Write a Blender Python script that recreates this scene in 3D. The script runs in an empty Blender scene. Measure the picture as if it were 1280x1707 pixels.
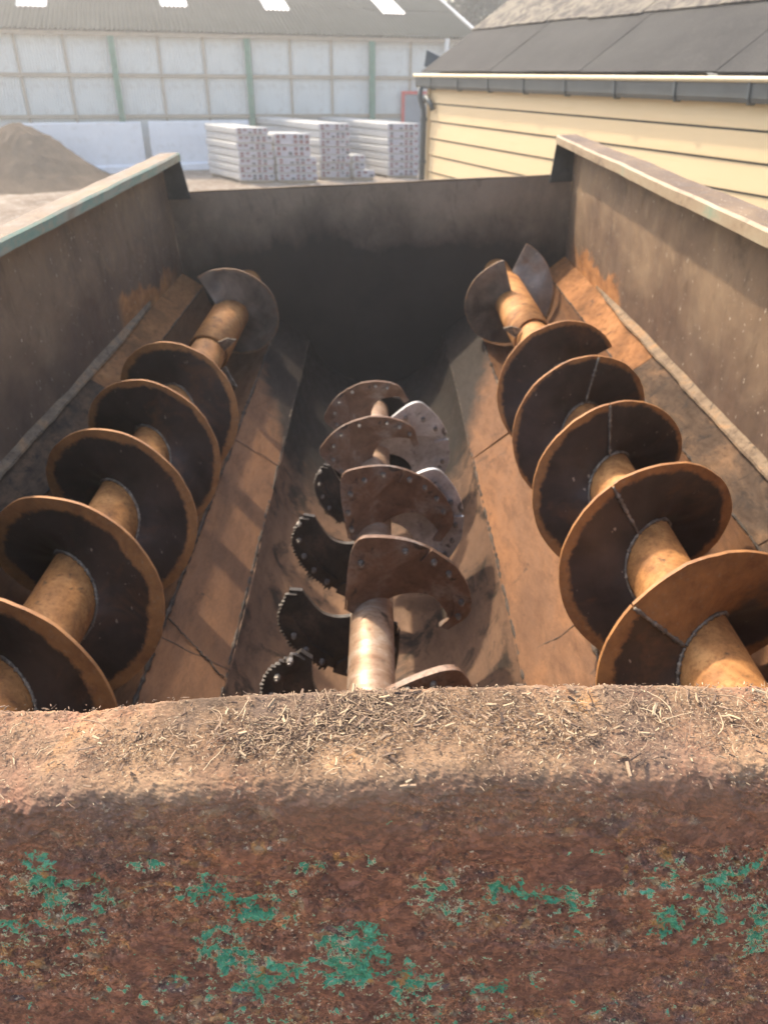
import bpy, bmesh, math, random
import numpy as np
from mathutils import Matrix, Vector, noise as mnoise
random.seed(7); rng = np.random.default_rng(7)
S = bpy.context.scene; C = S.collection
R = math.radians; PI = math.pi

# ------------------------------------------------------------------ camera, sky, sun, exposure
F_PX, CX, CY = 1233.0, 640.0, 853.5          # the photograph's 1280 x 1707 pixels
CAM_H = 3.0
def frame(vp, roll):
    """rows = axes (right, forward, up) of a level frame, in camera coordinates"""
    vf = Vector((vp[0]-CX, CY-vp[1], -F_PX)).normalized()
    r0 = vf.cross(Vector((0, 1, 0))).normalized(); u0 = r0.cross(vf); a = R(roll)
    X = r0*math.cos(a) + u0*math.sin(a); Z = X.cross(vf)
    return Matrix((X, vf, Z))
FW = frame((640, 124), -0.5)                 # the yard
FH = frame((632, 93), 2.6)                   # the machine, parked on sloping ground
cam_d = bpy.data.cameras.new('camera'); cam = bpy.data.objects.new('camera', cam_d); C.objects.link(cam)
cam.matrix_world = Matrix.Translation((0, 0, CAM_H)) @ FW.to_4x4()
cam_d.sensor_fit = 'VERTICAL'; cam_d.sensor_height = 36.0; cam_d.lens = 36.0*F_PX/1707.0
cam_d.clip_start = 0.02; cam_d.clip_end = 500
cam_d.dof.use_dof = True; cam_d.dof.focus_distance = 0.72; cam_d.dof.aperture_fstop = 9.0
S.camera = cam

SUN_AZ, SUN_EL = -43.0, 50.0                 # degrees right of forward, above the horizon
w = bpy.data.worlds.new('World'); S.world = w; w.use_nodes = True
wn = w.node_tree.nodes; wl = w.node_tree.links
bg = wn['Background']; sky = wn.new('ShaderNodeTexSky'); sky.sky_type = 'NISHITA'; sky.sun_disc = False
sky.sun_elevation = R(SUN_EL); sky.sun_rotation = R(SUN_AZ); sky.air_density = 1.2; sky.dust_density = 4.0
wl.new(sky.outputs[0], bg.inputs[0]); bg.inputs[1].default_value = 0.15
sd = bpy.data.lights.new('sun', 'SUN'); sun = bpy.data.objects.new('sun', sd); C.objects.link(sun)
sd.energy = 2.3; sd.angle = R(2.2); sd.color = (1.0, 0.86, 0.66)
sun_dir = Vector((math.sin(R(SUN_AZ))*math.cos(R(SUN_EL)), math.cos(R(SUN_AZ))*math.cos(R(SUN_EL)), math.sin(R(SUN_EL))))
sun.rotation_euler = sun_dir.to_track_quat('Z', 'Y').to_euler(); sun.location = (-8, 6, 12)
vs = S.view_settings; vs.view_transform = 'Standard'; vs.look = 'None'; vs.gamma = 1.0; vs.exposure = 1.5
S.render.engine = 'CYCLES'; S.cycles.use_denoising = True
S.cycles.volume_bounces = 0; S.cycles.max_bounces = 6; S.cycles.diffuse_bounces = 3; S.cycles.glossy_bounces = 2; S.cycles.adaptive_threshold = 0.02

# ------------------------------------------------------------------ helpers
def ray(Fm, x, y): return Fm @ Vector((x-CX, CY-y, -F_PX))
def ground_at(x, y, z=0.0):
    r = ray(FW, x, y); t = (z-CAM_H)/r.z
    return Vector((r.x*t, r.y*t, z))
def at_depth(x, y, d):
    r = ray(FW, x, y); t = d/r.y
    return Vector((r.x*t, d, CAM_H+r.z*t))

def tag(o, label=None, cat=None, group=None, kind=None):
    if label: o['label'] = label
    if cat: o['category'] = cat
    if group: o['group'] = group
    if kind: o['kind'] = kind
    return o
def empty(name, loc=(0, 0, 0), mat=None):
    o = bpy.data.objects.new(name, None); C.objects.link(o); o.empty_display_size = 0.2
    if mat is not None: o.matrix_world = mat
    else: o.location = loc
    return o
def mesh(verts, faces, mats=None, mids=None, smooth=False, uv=None, name='mesh'):
    me = bpy.data.meshes.new(name); me.from_pydata([tuple(v) for v in verts], [], faces)
    if mats:
        for m in (mats if isinstance(mats, (list, tuple)) else [mats]): me.materials.append(m)
    if mids is not None: me.polygons.foreach_set('material_index', mids)
    if smooth: me.polygons.foreach_set('use_smooth', [True]*len(faces))
    if uv is not None:
        l = me.uv_layers.new(name='UVMap'); li = np.zeros(len(me.loops), dtype=np.int32); me.loops.foreach_get('vertex_index', li)
        l.data.foreach_set('uv', np.asarray(uv, dtype=np.float32)[li].ravel())
    me.update(); return me
def ob(name, me, parent=None, loc=None, rot=None):
    o = bpy.data.objects.new(name, me); C.objects.link(o)
    if parent is not None: o.parent = parent
    if loc is not None: o.location = loc
    if rot is not None: o.rotation_euler = rot
    return o
class MB:
    def __init__(s): s.v = []; s.f = []; s.m = []; s.u = []
    def add(s, v, f, m=0):
        n = len(s.v); s.v += [tuple(p) for p in v]; s.f += [tuple(i+n for i in q) for q in f]; s.m += [m]*len(f); return s
    def box(s, a, b, m=0, M=None):
        x0, y0, z0 = a; x1, y1, z1 = b
        v = [(x0,y0,z0),(x1,y0,z0),(x1,y1,z0),(x0,y1,z0),(x0,y0,z1),(x1,y0,z1),(x1,y1,z1),(x0,y1,z1)]
        if M is not None: v = [M @ Vector(p) for p in v]
        return s.add(v, [(0,3,2,1),(4,5,6,7),(0,1,5,4),(1,2,6,5),(2,3,7,6),(3,0,4,7)], m)
    def tube(s, pts, r, n=10, m=0, cap=True):
        pts = [Vector(p) for p in pts]; rr = r if isinstance(r, (list, tuple)) else [r]*len(pts)
        v = []; f = []; ref = None
        for i, p in enumerate(pts):
            t = (pts[min(i+1, len(pts)-1)]-pts[max(i-1, 0)]).normalized()
            if ref is None: ref = t.orthogonal().normalized()
            a = (ref-t*ref.dot(t)).normalized(); ref = a; b = t.cross(a)
            for k in range(n):
                q = 2*PI*k/n; v.append(p+(a*math.cos(q)+b*math.sin(q))*rr[i])
        for i in range(len(pts)-1):
            for k in range(n):
                k2 = (k+1) % n; f.append((i*n+k, i*n+k2, (i+1)*n+k2, (i+1)*n+k))
        if cap: f.append(tuple(range(n-1, -1, -1))); f.append(tuple((len(pts)-1)*n+k for k in range(n)))
        return s.add(v, f, m)
    def prism(s, poly, y0, y1, m=0):
        """poly in (x, z), extruded along y"""
        n = len(poly); v = [(x, y0, z) for x, z in poly]+[(x, y1, z) for x, z in poly]
        f = [(k, (k+1) % n, n+(k+1) % n, n+k) for k in range(n)]+[tuple(range(n-1, -1, -1)), tuple(range(n, 2*n))]
        return s.add(v, f, m)
    def mesh(s, mats, smooth=False, bevel=0, name='mesh'):
        me = mesh(s.v, s.f, mats, s.m, smooth, name=name)
        bm = bmesh.new(); bm.from_mesh(me)
        if bevel: bmesh.ops.bevel(bm, geom=bm.edges[:], offset=bevel, segments=2, affect='EDGES', profile=0.5)
        bmesh.ops.recalc_face_normals(bm, faces=bm.faces[:]); bm.to_mesh(me); bm.free(); return me
    def build(s, name, mats, parent=None, loc=None, rot=None, smooth=False, bevel=0):
        return ob(name, s.mesh(mats, smooth, bevel, name), parent, loc, rot)

# ------------------------------------------------------------------ materials
class NT:
    def __init__(s, name, rough=0.7, metal=0.0, spec=0.5):
        s.mat = bpy.data.materials.new(name); s.mat.use_nodes = True
        s.t = s.mat.node_tree; s.b = s.t.nodes['Principled BSDF']
        s.b.inputs['Roughness'].default_value = rough; s.b.inputs['Specular IOR Level'].default_value = spec; s.b.inputs['Metallic'].default_value = metal
        tc = s.t.nodes.new('ShaderNodeTexCoord'); s.obj = tc.outputs['Object']; s.uv = tc.outputs['UV']; s._sep = None
    def put(s, sock, v):
        if hasattr(v, 'is_linked') or isinstance(v, bpy.types.NodeSocket): s.t.links.new(v, sock)
        elif isinstance(v, (tuple, list)) and len(v) == 3 and sock.type == 'RGBA': sock.default_value = (*v, 1)
        elif sock.type == 'RGBA' and isinstance(v, (int, float)): sock.default_value = (v, v, v, 1)
        else: sock.default_value = v
    def map(s, vec=None, sc=(1, 1, 1), rot=(0, 0, 0), loc=(0, 0, 0)):
        n = s.t.nodes.new('ShaderNodeMapping'); s.put(n.inputs[0], vec or s.obj)
        n.inputs['Scale'].default_value = sc; n.inputs['Rotation'].default_value = rot; n.inputs['Location'].default_value = loc
        return n.outputs[0]
    def noise(s, scale, detail=4, rough=0.6, vec=None, dist=0.0):
        n = s.t.nodes.new('ShaderNodeTexNoise'); s.put(n.inputs['Vector'], vec or s.obj)
        n.inputs['Scale'].default_value = scale; n.inputs['Detail'].default_value = detail
        n.inputs['Roughness'].default_value = rough; n.inputs['Distortion'].default_value = dist
        return n.outputs[0]
    def vor(s, scale, vec=None, feat='F1', out=0, rnd=1.0):
        n = s.t.nodes.new('ShaderNodeTexVoronoi'); n.feature = feat; s.put(n.inputs['Vector'], vec or s.obj)
        n.inputs['Scale'].default_value = scale; n.inputs['Randomness'].default_value = rnd; return n.outputs[out]
    def ramp(s, fac, *stops):
        n = s.t.nodes.new('ShaderNodeValToRGB'); s.put(n.inputs[0], fac); e = n.color_ramp.elements
        while len(e) < len(stops): e.new(0.5)
        for i, (p, c) in enumerate(stops):
            e[i].position = p; e[i].color = (c, c, c, 1) if isinstance(c, (int, float)) else (*c, 1)
        return n.outputs[0]
    def mix(s, fac, a, b, mode='MIX'):
        n = s.t.nodes.new('ShaderNodeMixRGB'); n.blend_type = mode
        s.put(n.inputs[0], fac); s.put(n.inputs[1], a); s.put(n.inputs[2], b); return n.outputs[0]
    def m(s, op, a, b=0.0, c=None, clamp=False):
        n = s.t.nodes.new('ShaderNodeMath'); n.operation = op; n.use_clamp = clamp
        s.put(n.inputs[0], a); s.put(n.inputs[1], b)
        if c is not None: s.put(n.inputs[2], c)
        return n.outputs[0]
    def xyz(s, vec=None):
        n = s.t.nodes.new('ShaderNodeSeparateXYZ'); s.put(n.inputs[0], vec or s.obj); return n.outputs
    def rnd(s): return s.t.nodes.new('ShaderNodeObjectInfo').outputs['Random']
    def bump(s, h, strength=0.5, dist=0.002):
        n = s.t.nodes.new('ShaderNodeBump'); n.inputs['Strength'].default_value = strength; n.inputs['Distance'].default_value = dist
        s.put(n.inputs['Height'], h); s.t.links.new(n.outputs[0], s.b.inputs['Normal']); return s
    def out(s, col, rough=None):
        s.put(s.b.inputs['Base Color'], col)
        if rough is not None: s.put(s.b.inputs['Roughness'], rough)
        return s.mat

def m_simple(name, col, var=0.25, scale=6, rough=0.7, metal=0.0, bump=0.0, dirt=None):
    n = NT(name, rough, metal); a = tuple(c*(1-var) for c in col); b = tuple(min(1, c*(1+var)) for c in col)
    f = n.noise(scale, 5, 0.65); c = n.mix(n.ramp(f, (0.3, 0), (0.7, 1)), a, b)
    if dirt: c = n.mix(n.ramp(n.noise(scale*2.3, 6, 0.7, dist=0.4), (0.52, 0), (0.68, 1)), c, dirt)
    if bump: n.bump(n.noise(scale*6, 5, 0.7), bump, 0.004)
    return n.out(c)

def m_wall(name, dark, mid, dusty, streak=(1, 1, 1), speck=0.0, res=None, lift=0.0):
    """worn painted steel of the hopper's inside: scuffed, streaked, speckled with dried bits"""
    n = NT(name, 0.6, 0.0, 0.22)
    v = n.map(sc=streak)
    a = n.noise(2.6, 7, 0.62, v, 0.3); b = n.noise(14, 6, 0.7, v, 0.2); fine = n.noise(160, 4, 0.7)
    c = n.mix(n.ramp(a, (0.36, 0), (0.62, 1)), dark, mid)
    c = n.mix(n.ramp(b, (0.5, 0), (0.75, 0.5)), c, dusty)
    c = n.mix(n.ramp(n.noise(7, 6, 0.7, n.map(sc=(1.3, 1, .5), loc=(3, 1, 7)), 0.6), (0.56, 0), (0.7, 0.55)), c, tuple(x*0.45 for x in dark))
    c = n.mix(0.25, c, n.mix(fine, (0, 0, 0), (0.5, 0.42, 0.33)), 'OVERLAY')
    if res: c = res(n, c)
    if speck: c = n.mix(n.ramp(n.noise(95, 2, 0.5, n.map(sc=(1, 1, .45))), (0.74-speck*0.1, 0), (0.78-speck*0.1, 1)), c, (0.6, 0.52, 0.4))
    n.bump(n.m('ADD', n.m('MULTIPLY', b, 0.6), n.m('MULTIPLY', fine, 0.3)), 0.45, 0.004)
    return n.out(c, n.ramp(b, (0.3, 0.42), (0.7, 0.75)))

def m_rust(name, cols, scale=5, rough=0.5, streak=(1, 1, 1), rot=(0, 0, 0), dark=0.0, metal=0.15, spec=0.4, far=False):
    n = NT(name, rough, metal, spec); v = n.map(sc=streak, rot=rot)
    a = n.noise(scale, 7, 0.65, v, 0.5); b = n.noise(scale*7, 6, 0.7, v, 0.3); fine = n.noise(scale*45, 3, 0.7, v)
    c = n.ramp(a, (0.28, cols[0]), (0.5, cols[1]), (0.7, cols[2]))
    c = n.mix(n.ramp(b, (0.48, 0), (0.7, 0.7)), c, cols[0])
    if dark: c = n.mix(n.ramp(n.noise(scale*1.7, 6, 0.7, n.map(loc=(5, 2, 1)), 0.8), (0.62-dark*0.2, 0), (0.72-dark*0.2, 0.9)), c, (0.03, 0.024, 0.02))
    c = n.mix(0.3, c, n.mix(fine, (0, 0, 0), (1, 1, 1)), 'OVERLAY')
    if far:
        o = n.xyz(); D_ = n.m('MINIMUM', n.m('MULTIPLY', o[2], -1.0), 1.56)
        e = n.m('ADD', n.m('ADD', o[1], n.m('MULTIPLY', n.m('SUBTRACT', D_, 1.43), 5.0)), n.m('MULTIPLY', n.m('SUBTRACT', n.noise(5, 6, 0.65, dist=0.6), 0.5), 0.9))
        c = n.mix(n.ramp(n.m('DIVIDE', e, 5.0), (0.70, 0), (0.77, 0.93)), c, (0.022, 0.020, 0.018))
    n.bump(n.m('ADD', b, n.m('MULTIPLY', fine, 0.4)), 0.35, 0.003)
    return n.out(c, n.ramp(b, (0.3, rough-0.12), (0.7, rough+0.2)))

def m_flight(name, rim_w, face=(0.036, 0.024, 0.019), rim=((0.20, 0.085, 0.03), (0.42, 0.19, 0.06)), orange=0.0):
    """auger flight: black sticky residue on the face, bare rust along the outer rim (uv.y = radius, 0 at the shaft)"""
    n = NT(name, 0.45, 0.1); u = n.xyz(n.uv)[1]
    wob = n.m('ADD', n.m('MULTIPLY', n.m('SUBTRACT', n.noise(9, 6, 0.7), 0.5), 0.34), n.m('MULTIPLY', n.m('SUBTRACT', n.noise(75, 4, 0.7), 0.5), 0.12))
    rr = n.m('ADD', u, wob)
    rr = n.m('ADD', rr, n.m('MULTIPLY', n.m('SUBTRACT', n.rnd(), 0.5), 0.15))
    mask = n.ramp(rr, (1.0-rim_w-0.03, 0), (1.0-rim_w+0.03, 1))
    if orange: mask = n.m('MAXIMUM', mask, n.ramp(n.m('ADD', n.xyz(n.uv)[0], n.m('MULTIPLY', n.m('SUBTRACT', n.noise(6, 6, 0.7), 0.5), 0.5)), (0.10, 1), (0.24, 0)))
    fine = n.noise(90, 5, 0.75)
    rc = n.ramp(n.noise(16, 6, 0.7), (0.3, rim[0]), (0.68, rim[1]))
    rc = n.mix(n.ramp(fine, (0.55, 0), (0.75, 0.6)), rc, (0.34, 0.25, 0.16))
    fc = n.ramp(n.noise(7, 6, 0.65, dist=0.4), (0.3, tuple(x*0.55 for x in face)), (0.72, tuple(x*1.9 for x in face)))
    fc = n.mix(n.ramp(n.noise(70, 2, 0.5, n.map(sc=(1, 1, .5))), (0.72, 0), (0.76, 0.8)), fc, (0.35, 0.29, 0.22))
    sc = n.noise(3.0, 6, 0.75, n.map(n.uv, sc=(2.0, 30.0, 1)), 0.3)
    fc = n.mix(n.ramp(sc, (0.56, 0), (0.72, 0.5)), fc, (0.10, 0.062, 0.042))
    fc = n.mix(n.ramp(n.noise(5, 5, 0.7, n.map(loc=(4, 4, 9)), 0.6), (0.56, 0), (0.68, 0.5)), fc, (0.15, 0.068, 0.03))
    c = n.mix(mask, fc, rc)
    n.bump(n.m('ADD', n.m('MULTIPLY', fine, 0.5), n.noise(20, 5, 0.7)), 0.3, 0.003)
    return n.out(c, n.mix(mask, 0.38, 0.62))

# ------------------------------------------------------------------ the yard: ground
def m_ground():
    n = NT('yard_dirt', 0.95, spec=0.1)
    a = n.noise(0.5, 6, 0.65); b = n.noise(4, 6, 0.75); c3 = n.noise(40, 4, 0.7)
    c = n.ramp(a, (0.3, (0.16, 0.12, 0.09)), (0.55, (0.26, 0.21, 0.165)), (0.75, (0.36, 0.31, 0.26)))
    c = n.mix(n.ramp(b, (0.5, 0), (0.66, 0.8)), c, (0.42, 0.38, 0.33))
    c = n.mix(n.ramp(n.noise(1.6, 6, 0.7), (0.56, 0), (0.7, 0.8)), c, (0.11, 0.085, 0.065))
    c = n.mix(0.4, c, n.mix(c3, (0, 0, 0), (1, 1, 1)), 'OVERLAY')
    n.bump(n.m('ADD', b, n.m('MULTIPLY', c3, 0.3)), 0.9, 0.06)
    return n.out(c)
M_GROUND = m_ground()
xs = np.concatenate([np.linspace(-80, -16, 9), np.linspace(-15.6, 8, 120), np.linspace(9, 80, 10)])
ys = np.concatenate([np.linspace(-20, 14, 10), np.linspace(14.4, 31, 80), np.linspace(33, 85, 8)])
gv = []
for y in ys:
    for x in xs:
        z = 0.0
        if -15.6 <= x <= 8 and 14.4 < y < 31:
            z = 0.035*mnoise.noise((x*0.9, y*0.9, 0)) + 0.03*mnoise.noise((x*3.1, y*3.1, 4)) - 0.04
            if x < -6 and y < 23.5: z += 0.10*max(0, mnoise.noise((x*1.7, y*1.7, 9)))
        gv.append((x, y, z))
nx = len(xs); gf = [(j*nx+i, j*nx+i+1, (j+1)*nx+i+1, (j+1)*nx+i) for j in range(len(ys)-1) for i in range(nx-1)]
ground = tag(ob('ground', mesh(gv, gf, M_GROUND, smooth=True, name='ground')), kind='structure')

# ------------------------------------------------------------------ barn
PHI = R(16); bdir = Vector((math.cos(PI*16/180), math.sin(PI*16/180), 0)); bback = Vector((-bdir.y, bdir.x, 0))
bp = at_depth(415, 124, 30.5); bp.z = 0
BM = Matrix(((bdir.x, bback.x, 0, bp.x), (bdir.y, bback.y, 0, bp.y), (0, 0, 1, 0), (0, 0, 0, 1)))   # x along wall, y into barn
barn = tag(empty('barn', mat=BM), 'long white corrugated barn with green posts and grey sheeted roof behind the yard', 'barn')
M_CLAD = m_simple('white_cladding', (0.64, 0.66, 0.63), 0.07, 1.3, 0.5, dirt=(0.55, 0.55, 0.51))
M_GIRT = m_simple('weathered_girt', (0.36, 0.30, 0.22), 0.2, 4)
M_GREEN = m_simple('green_steel_post', (0.06, 0.20, 0.14), 0.2, 5, 0.5)
def m_barnroof():
    n = NT('fibre_cement_roof', 0.95, spec=0.05); a = n.noise(0.7, 6, 0.65); b = n.noise(9, 5, 0.75)
    c = n.ramp(a, (0.3, (0.02, 0.024, 0.022)), (0.7, (0.036, 0.041, 0.037)))
    c = n.mix(n.ramp(b, (0.52, 0), (0.72, 0.7)), c, (0.035, 0.038, 0.03)); return n.out(c)
M_BROOF = m_barnroof()
M_LIGHT = m_simple('rooflight_sheet', (0.72, 0.72, 0.68), 0.08, 2, 0.4)
M_GALV = m_simple('galvanised_steel', (0.55, 0.56, 0.56), 0.15, 8, 0.45, 0.3)
M_REDP = m_simple('red_painted_frame', (0.55, 0.05, 0.05), 0.15, 6, 0.5)
M_GREYP = m_simple('grey_panel', (0.22, 0.25, 0.28), 0.12, 2, 0.5)
M_DARKGREY = m_simple('dark_grey_plastic', (0.075, 0.09, 0.095), 0.15, 8, 0.5)
SP = 4.5; EAVE = 4.05; SEND = 8.45; SLEFT = -13.5; G1, G2 = 2.9, 1.66
def clad_mesh(wd, ht):
    n = int(round(wd/0.094))*2; v = []; f = []
    for i in range(n+1):
        x = wd*i/n; y = 0.016*(1 if i % 2 else -1)
        v += [(x-0.0, y, 0), (x, y, ht)]
    f = [(2*i, 2*i+2, 2*i+3, 2*i+1) for i in range(n)]
    return mesh(v, f, M_CLAD, name='cladding')
rails = []
s0 = -SP*3
edges = [s0+SP/3*i for i in range(int(round((SEND-s0)/(SP/3)))+1)]
edges = [e for e in edges if e < SEND-0.2]+[SEND]
cm = {}
for i in range(len(edges)-1):
    wd = edges[i+1]-edges[i]
    for z0, z1 in ((0.0, G2), (G2, G1), (G1, EAVE)):
        k = (round(wd, 3), round(z1-z0, 3))
        if k not in cm: cm[k] = clad_mesh(wd-0.006, z1-z0-0.006)
        ob('cladding_sheet', cm[k], barn, (edges[i]+0.003, 0.05+0.004*random.random(), z0+0.003))
for i, e in enumerate(edges):
    if abs(e/SP-round(e/SP)) < 0.01: # main posts
        MB().box((e-0.1, -0.16, 0), (e+0.1, -0.145, EAVE)).box((e-0.1, -0.02, 0), (e+0.1, -0.005, EAVE)).box((e-0.006, -0.145, 0), (e+0.006, -0.02, EAVE)).build('post', M_GREEN, barn)
    elif i < len(edges)-1:
        MB().box((e-0.03, -0.03, 0.0), (e+0.03, 0.025, EAVE)).build('stud', M_GIRT, barn)
for z in (G2, G1):
    MB().box((s0, -0.045, z-0.05), (SEND, -0.032, z+0.05)).box((s0, -0.032, z+0.035), (SEND, 0.03, z+0.05)).build('girt', M_GIRT, barn)
MB().box((s0, -0.2, EAVE-0.02), (SEND+0.15, -0.165, EAVE+0.09)).build('eaves_beam', M_GIRT, barn)
# roof: corrugated, two slopes
PR = R(17); DEP = 14.0
def corr_roof(x0, x1, y0, y1, zf, wave=0.15, amp=0.03):
    n = int((x1-x0)/wave*4); v = []
    for i in range(n+1):
        x = x0+(x1-x0)*i/n; z = amp*math.cos(2*PI*i/4)
        for y in (y0, y1): v.append((x, y, zf(y)+z))
    return v, [(2*i, 2*i+2, 2*i+3, 2*i+1) for i in range(n)]
zf = lambda y: EAVE+0.14+(min(y, DEP-y)+0.3)*math.tan(PR)
for y0, y1, dz in ((-0.3, 3.0, 0.0), (2.85, DEP/2, 0.02), (DEP/2, DEP+0.3, 0.02)):
    v, f = corr_roof(s0, SEND+0.25, y0, y1, lambda y, d=dz: zf(y)+d)
    ob('roof_slope', mesh(v, f, M_BROOF, smooth=True, name='roof_slope'), barn)
MB().box((SEND+0.25, -0.3, 0), (SEND+0.29, 0.0, 0.01)).v
vb = MB()
for (ya, yb) in ((-0.32, DEP/2), (DEP/2, DEP+0.32)):
    vb.add([(SEND+0.2, ya, zf(ya)-0.12), (SEND+0.30, ya, zf(ya)-0.12), (SEND+0.30, yb, zf(yb)-0.12), (SEND+0.2, yb, zf(yb)-0.12),
            (SEND+0.2, ya, zf(ya)+0.06), (SEND+0.30, ya, zf(ya)+0.06), (SEND+0.30, yb, zf(yb)+0.06), (SEND+0.2, yb, zf(yb)+0.06)],
           [(0,3,2,1),(4,5,6,7),(0,1,5,4),(1,2,6,5),(2,3,7,6),(3,0,4,7)])
vb.build('verge_board', M_GALV, barn)
MB().add([(SEND, 0.02, 0), (SEND, DEP, 0), (SEND, DEP, EAVE), (SEND, DEP/2, zf(DEP/2)-0.1), (SEND, 0.02, EAVE)], [(0,1,2,3,4)]).build('gable_wall', M_CLAD, barn)
MB().add([(s0, DEP, 0), (SEND, DEP, 0), (SEND, DEP, EAVE+0.1), (s0, DEP, EAVE+0.1)], [(0,1,2,3)]).build('rear_wall', M_CLAD, barn)
def barn_hit(px, py, inplane='roof'):
    r = ray(FW, px, py); Minv = BM.inverted(); o = Minv @ Vector((0, 0, CAM_H)); d = Minv.to_3x3() @ r
    # roof plane z = zf(y) for y < DEP/2
    t = (EAVE+0.14+0.3*math.tan(PR)+o.y*math.tan(PR)-o.z)/(d.z-d.y*math.tan(PR)); return o+d*t
for px, py in ((53, 13), (291, 13), (463, 19), (657, 25)):
    p = barn_hit(px, py)
    v, f = corr_roof(p.x-0.48, p.x+0.48, p.y, min(p.y+2.1, DEP/2-0.1), lambda y: zf(y)+0.045)
    ob('rooflight', mesh(v, f, M_LIGHT, smooth=True, name='rooflight'), barn)
p = at_depth(740, 70, 32.6); q = BM.inverted() @ p
MB().tube([(q.x, -0.24, EAVE-0.35), (q.x, -0.24, EAVE+0.1)], 0.09, 12).build('rainwater_outlet', M_LIGHT, barn)
# red-framed door in the barn wall
rq = BM.inverted() @ at_depth(693, 150, 31.5); rx = rq.x
door = MB().box((rx-0.25, -0.10, 0), (rx+0.75, -0.06, 2.35)).build('door', M_GREYP, barn)
MB().box((rx-0.36, -0.14, 0), (rx-0.25, -0.05, 2.47)).box((rx-0.25, -0.14, 2.36), (rx+0.75, -0.05, 2.47)).box((rx+0.75, -0.14, 0), (rx+0.86, -0.05, 2.47)).build('door_frame', M_REDP, door)

# ------------------------------------------------------------------ white retaining wall units in front of the barn
M_CONC = m_simple('whitewashed_concrete', (0.80, 0.82, 0.84), 0.05, 1.5, 0.75, bump=0.15, dirt=(0.70, 0.71, 0.71))
def wall_unit(px0, px1, py0, py1, label, ext=0.0):
    a = ground_at(px0, py0); b = ground_at(px1, py1); d = (b-a).normalized(); L = (b-a).length
    a = a-d*ext; L += ext; nrm = Vector((-d.y, d.x, 0))
    t = empty('retaining_wall_unit', mat=Matrix(((d.x, nrm.x, 0, a.x), (d.y, nrm.y, 0, a.y), (0, 0, 1, -0.03), (0, 0, 0, 1))))
    H = 1.56
    MB().prism([(0, 0), (0.9, 0), (0.9, .1), (0.16, .14), (0.115, .3), (0.1, H-0.02), (0.08, H), (0.02, H), (0, H-0.02)], 0, 1)
    stem = MB(); prof = [(0.0, 0.26), (0.16, 0.26), (0.15, H), (0.03, H), (0.01, H-0.02)]
    stem.add([(x, y, z) for x in (0, L) for y, z in prof], [(0,1,2,3,4), (9,8,7,6,5)]+[(k, (k+1) % 5+0, 5+(k+1) % 5, 5+k) for k in range(5)])
    stem.build('panel', M_CONC, t)
    foot = MB(); prof = [(-0.12, 0), (0.8, 0), (0.8, 0.12), (0.17, 0.255), (0, 0.255), (-0.10, 0.20)]
    foot.add([(x, y, z) for x in (0.004, L-0.004) for y, z in prof], [(0,1,2,3,4,5), (11,10,9,8,7,6)]+[(k, (k+1) % 6, 6+(k+1) % 6, 6+k) for k in range(6)])
    foot.build('foot', M_CONC, t)
    return tag(t, label, 'retaining wall', 'white retaining wall units')
wall_unit(60, 246, 292.5, 285, 'left white concrete wall unit, half hidden by the soil heap', 0.1)
wall_unit(258, 420, 283.5, 278, 'right white concrete wall unit, running behind the leftmost stack of bundles')

# ------------------------------------------------------------------ soil heap
def m_heap():
    n = NT('dark_compost', 1.0, spec=0.1); a = n.noise(2.5, 6, 0.7); b = n.noise(28, 5, 0.75)
    c = n.ramp(a, (0.3, (0.085, 0.062, 0.044)), (0.7, (0.15, 0.112, 0.08)))
    c = n.mix(n.ramp(b, (0.55, 0), (0.7, 0.7)), c, (0.28, 0.22, 0.16)); n.bump(b, 1.0, 0.05); return n.out(c)
hp = ground_at(52, 303); v = []; f = []; NA, NRr = 120, 46
for j in range(NRr+1):
    for i in range(NA):
        a = 2*PI*i/NA; rr = (j/NRr)
        lob = 2.55+0.28*math.sin(a+0.6)+0.2*mnoise.noise((math.cos(a)*1.3, math.sin(a)*1.3, 2))
        x, y = rr*lob*1.05*math.cos(a), rr*lob*1.15*math.sin(a)
        h = 1.72*(math.exp(-(rr*1.75)**1.9)-math.exp(-(1.75)**1.9))*1.03
        h += 0.55*math.exp(-((x+1.6)**2+(y+0.2)**2)/0.8)*(1-rr)      # lower shoulder on the left
        h += (0.12*mnoise.noise((x*2.0, y*2.0, 1))+0.06*mnoise.noise((x*6, y*6, 3))+0.03*mnoise.noise((x*17, y*17, 5)))*(1-rr**3)
        v.append((x, y, h-0.07))
for j in range(NRr):
    for i in range(NA):
        i2 = (i+1) % NA; f.append((j*NA+i, (j+1)*NA+i, (j+1)*NA+i2, j*NA+i2))
heap = ob('soil_heap', mesh(v, f, m_heap(), smooth=True, name='soil_heap'), None, (hp.x, hp.y, 0))
tag(heap, 'conical heap of dark soil on the ground before the white wall units', 'soil heap')

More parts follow.
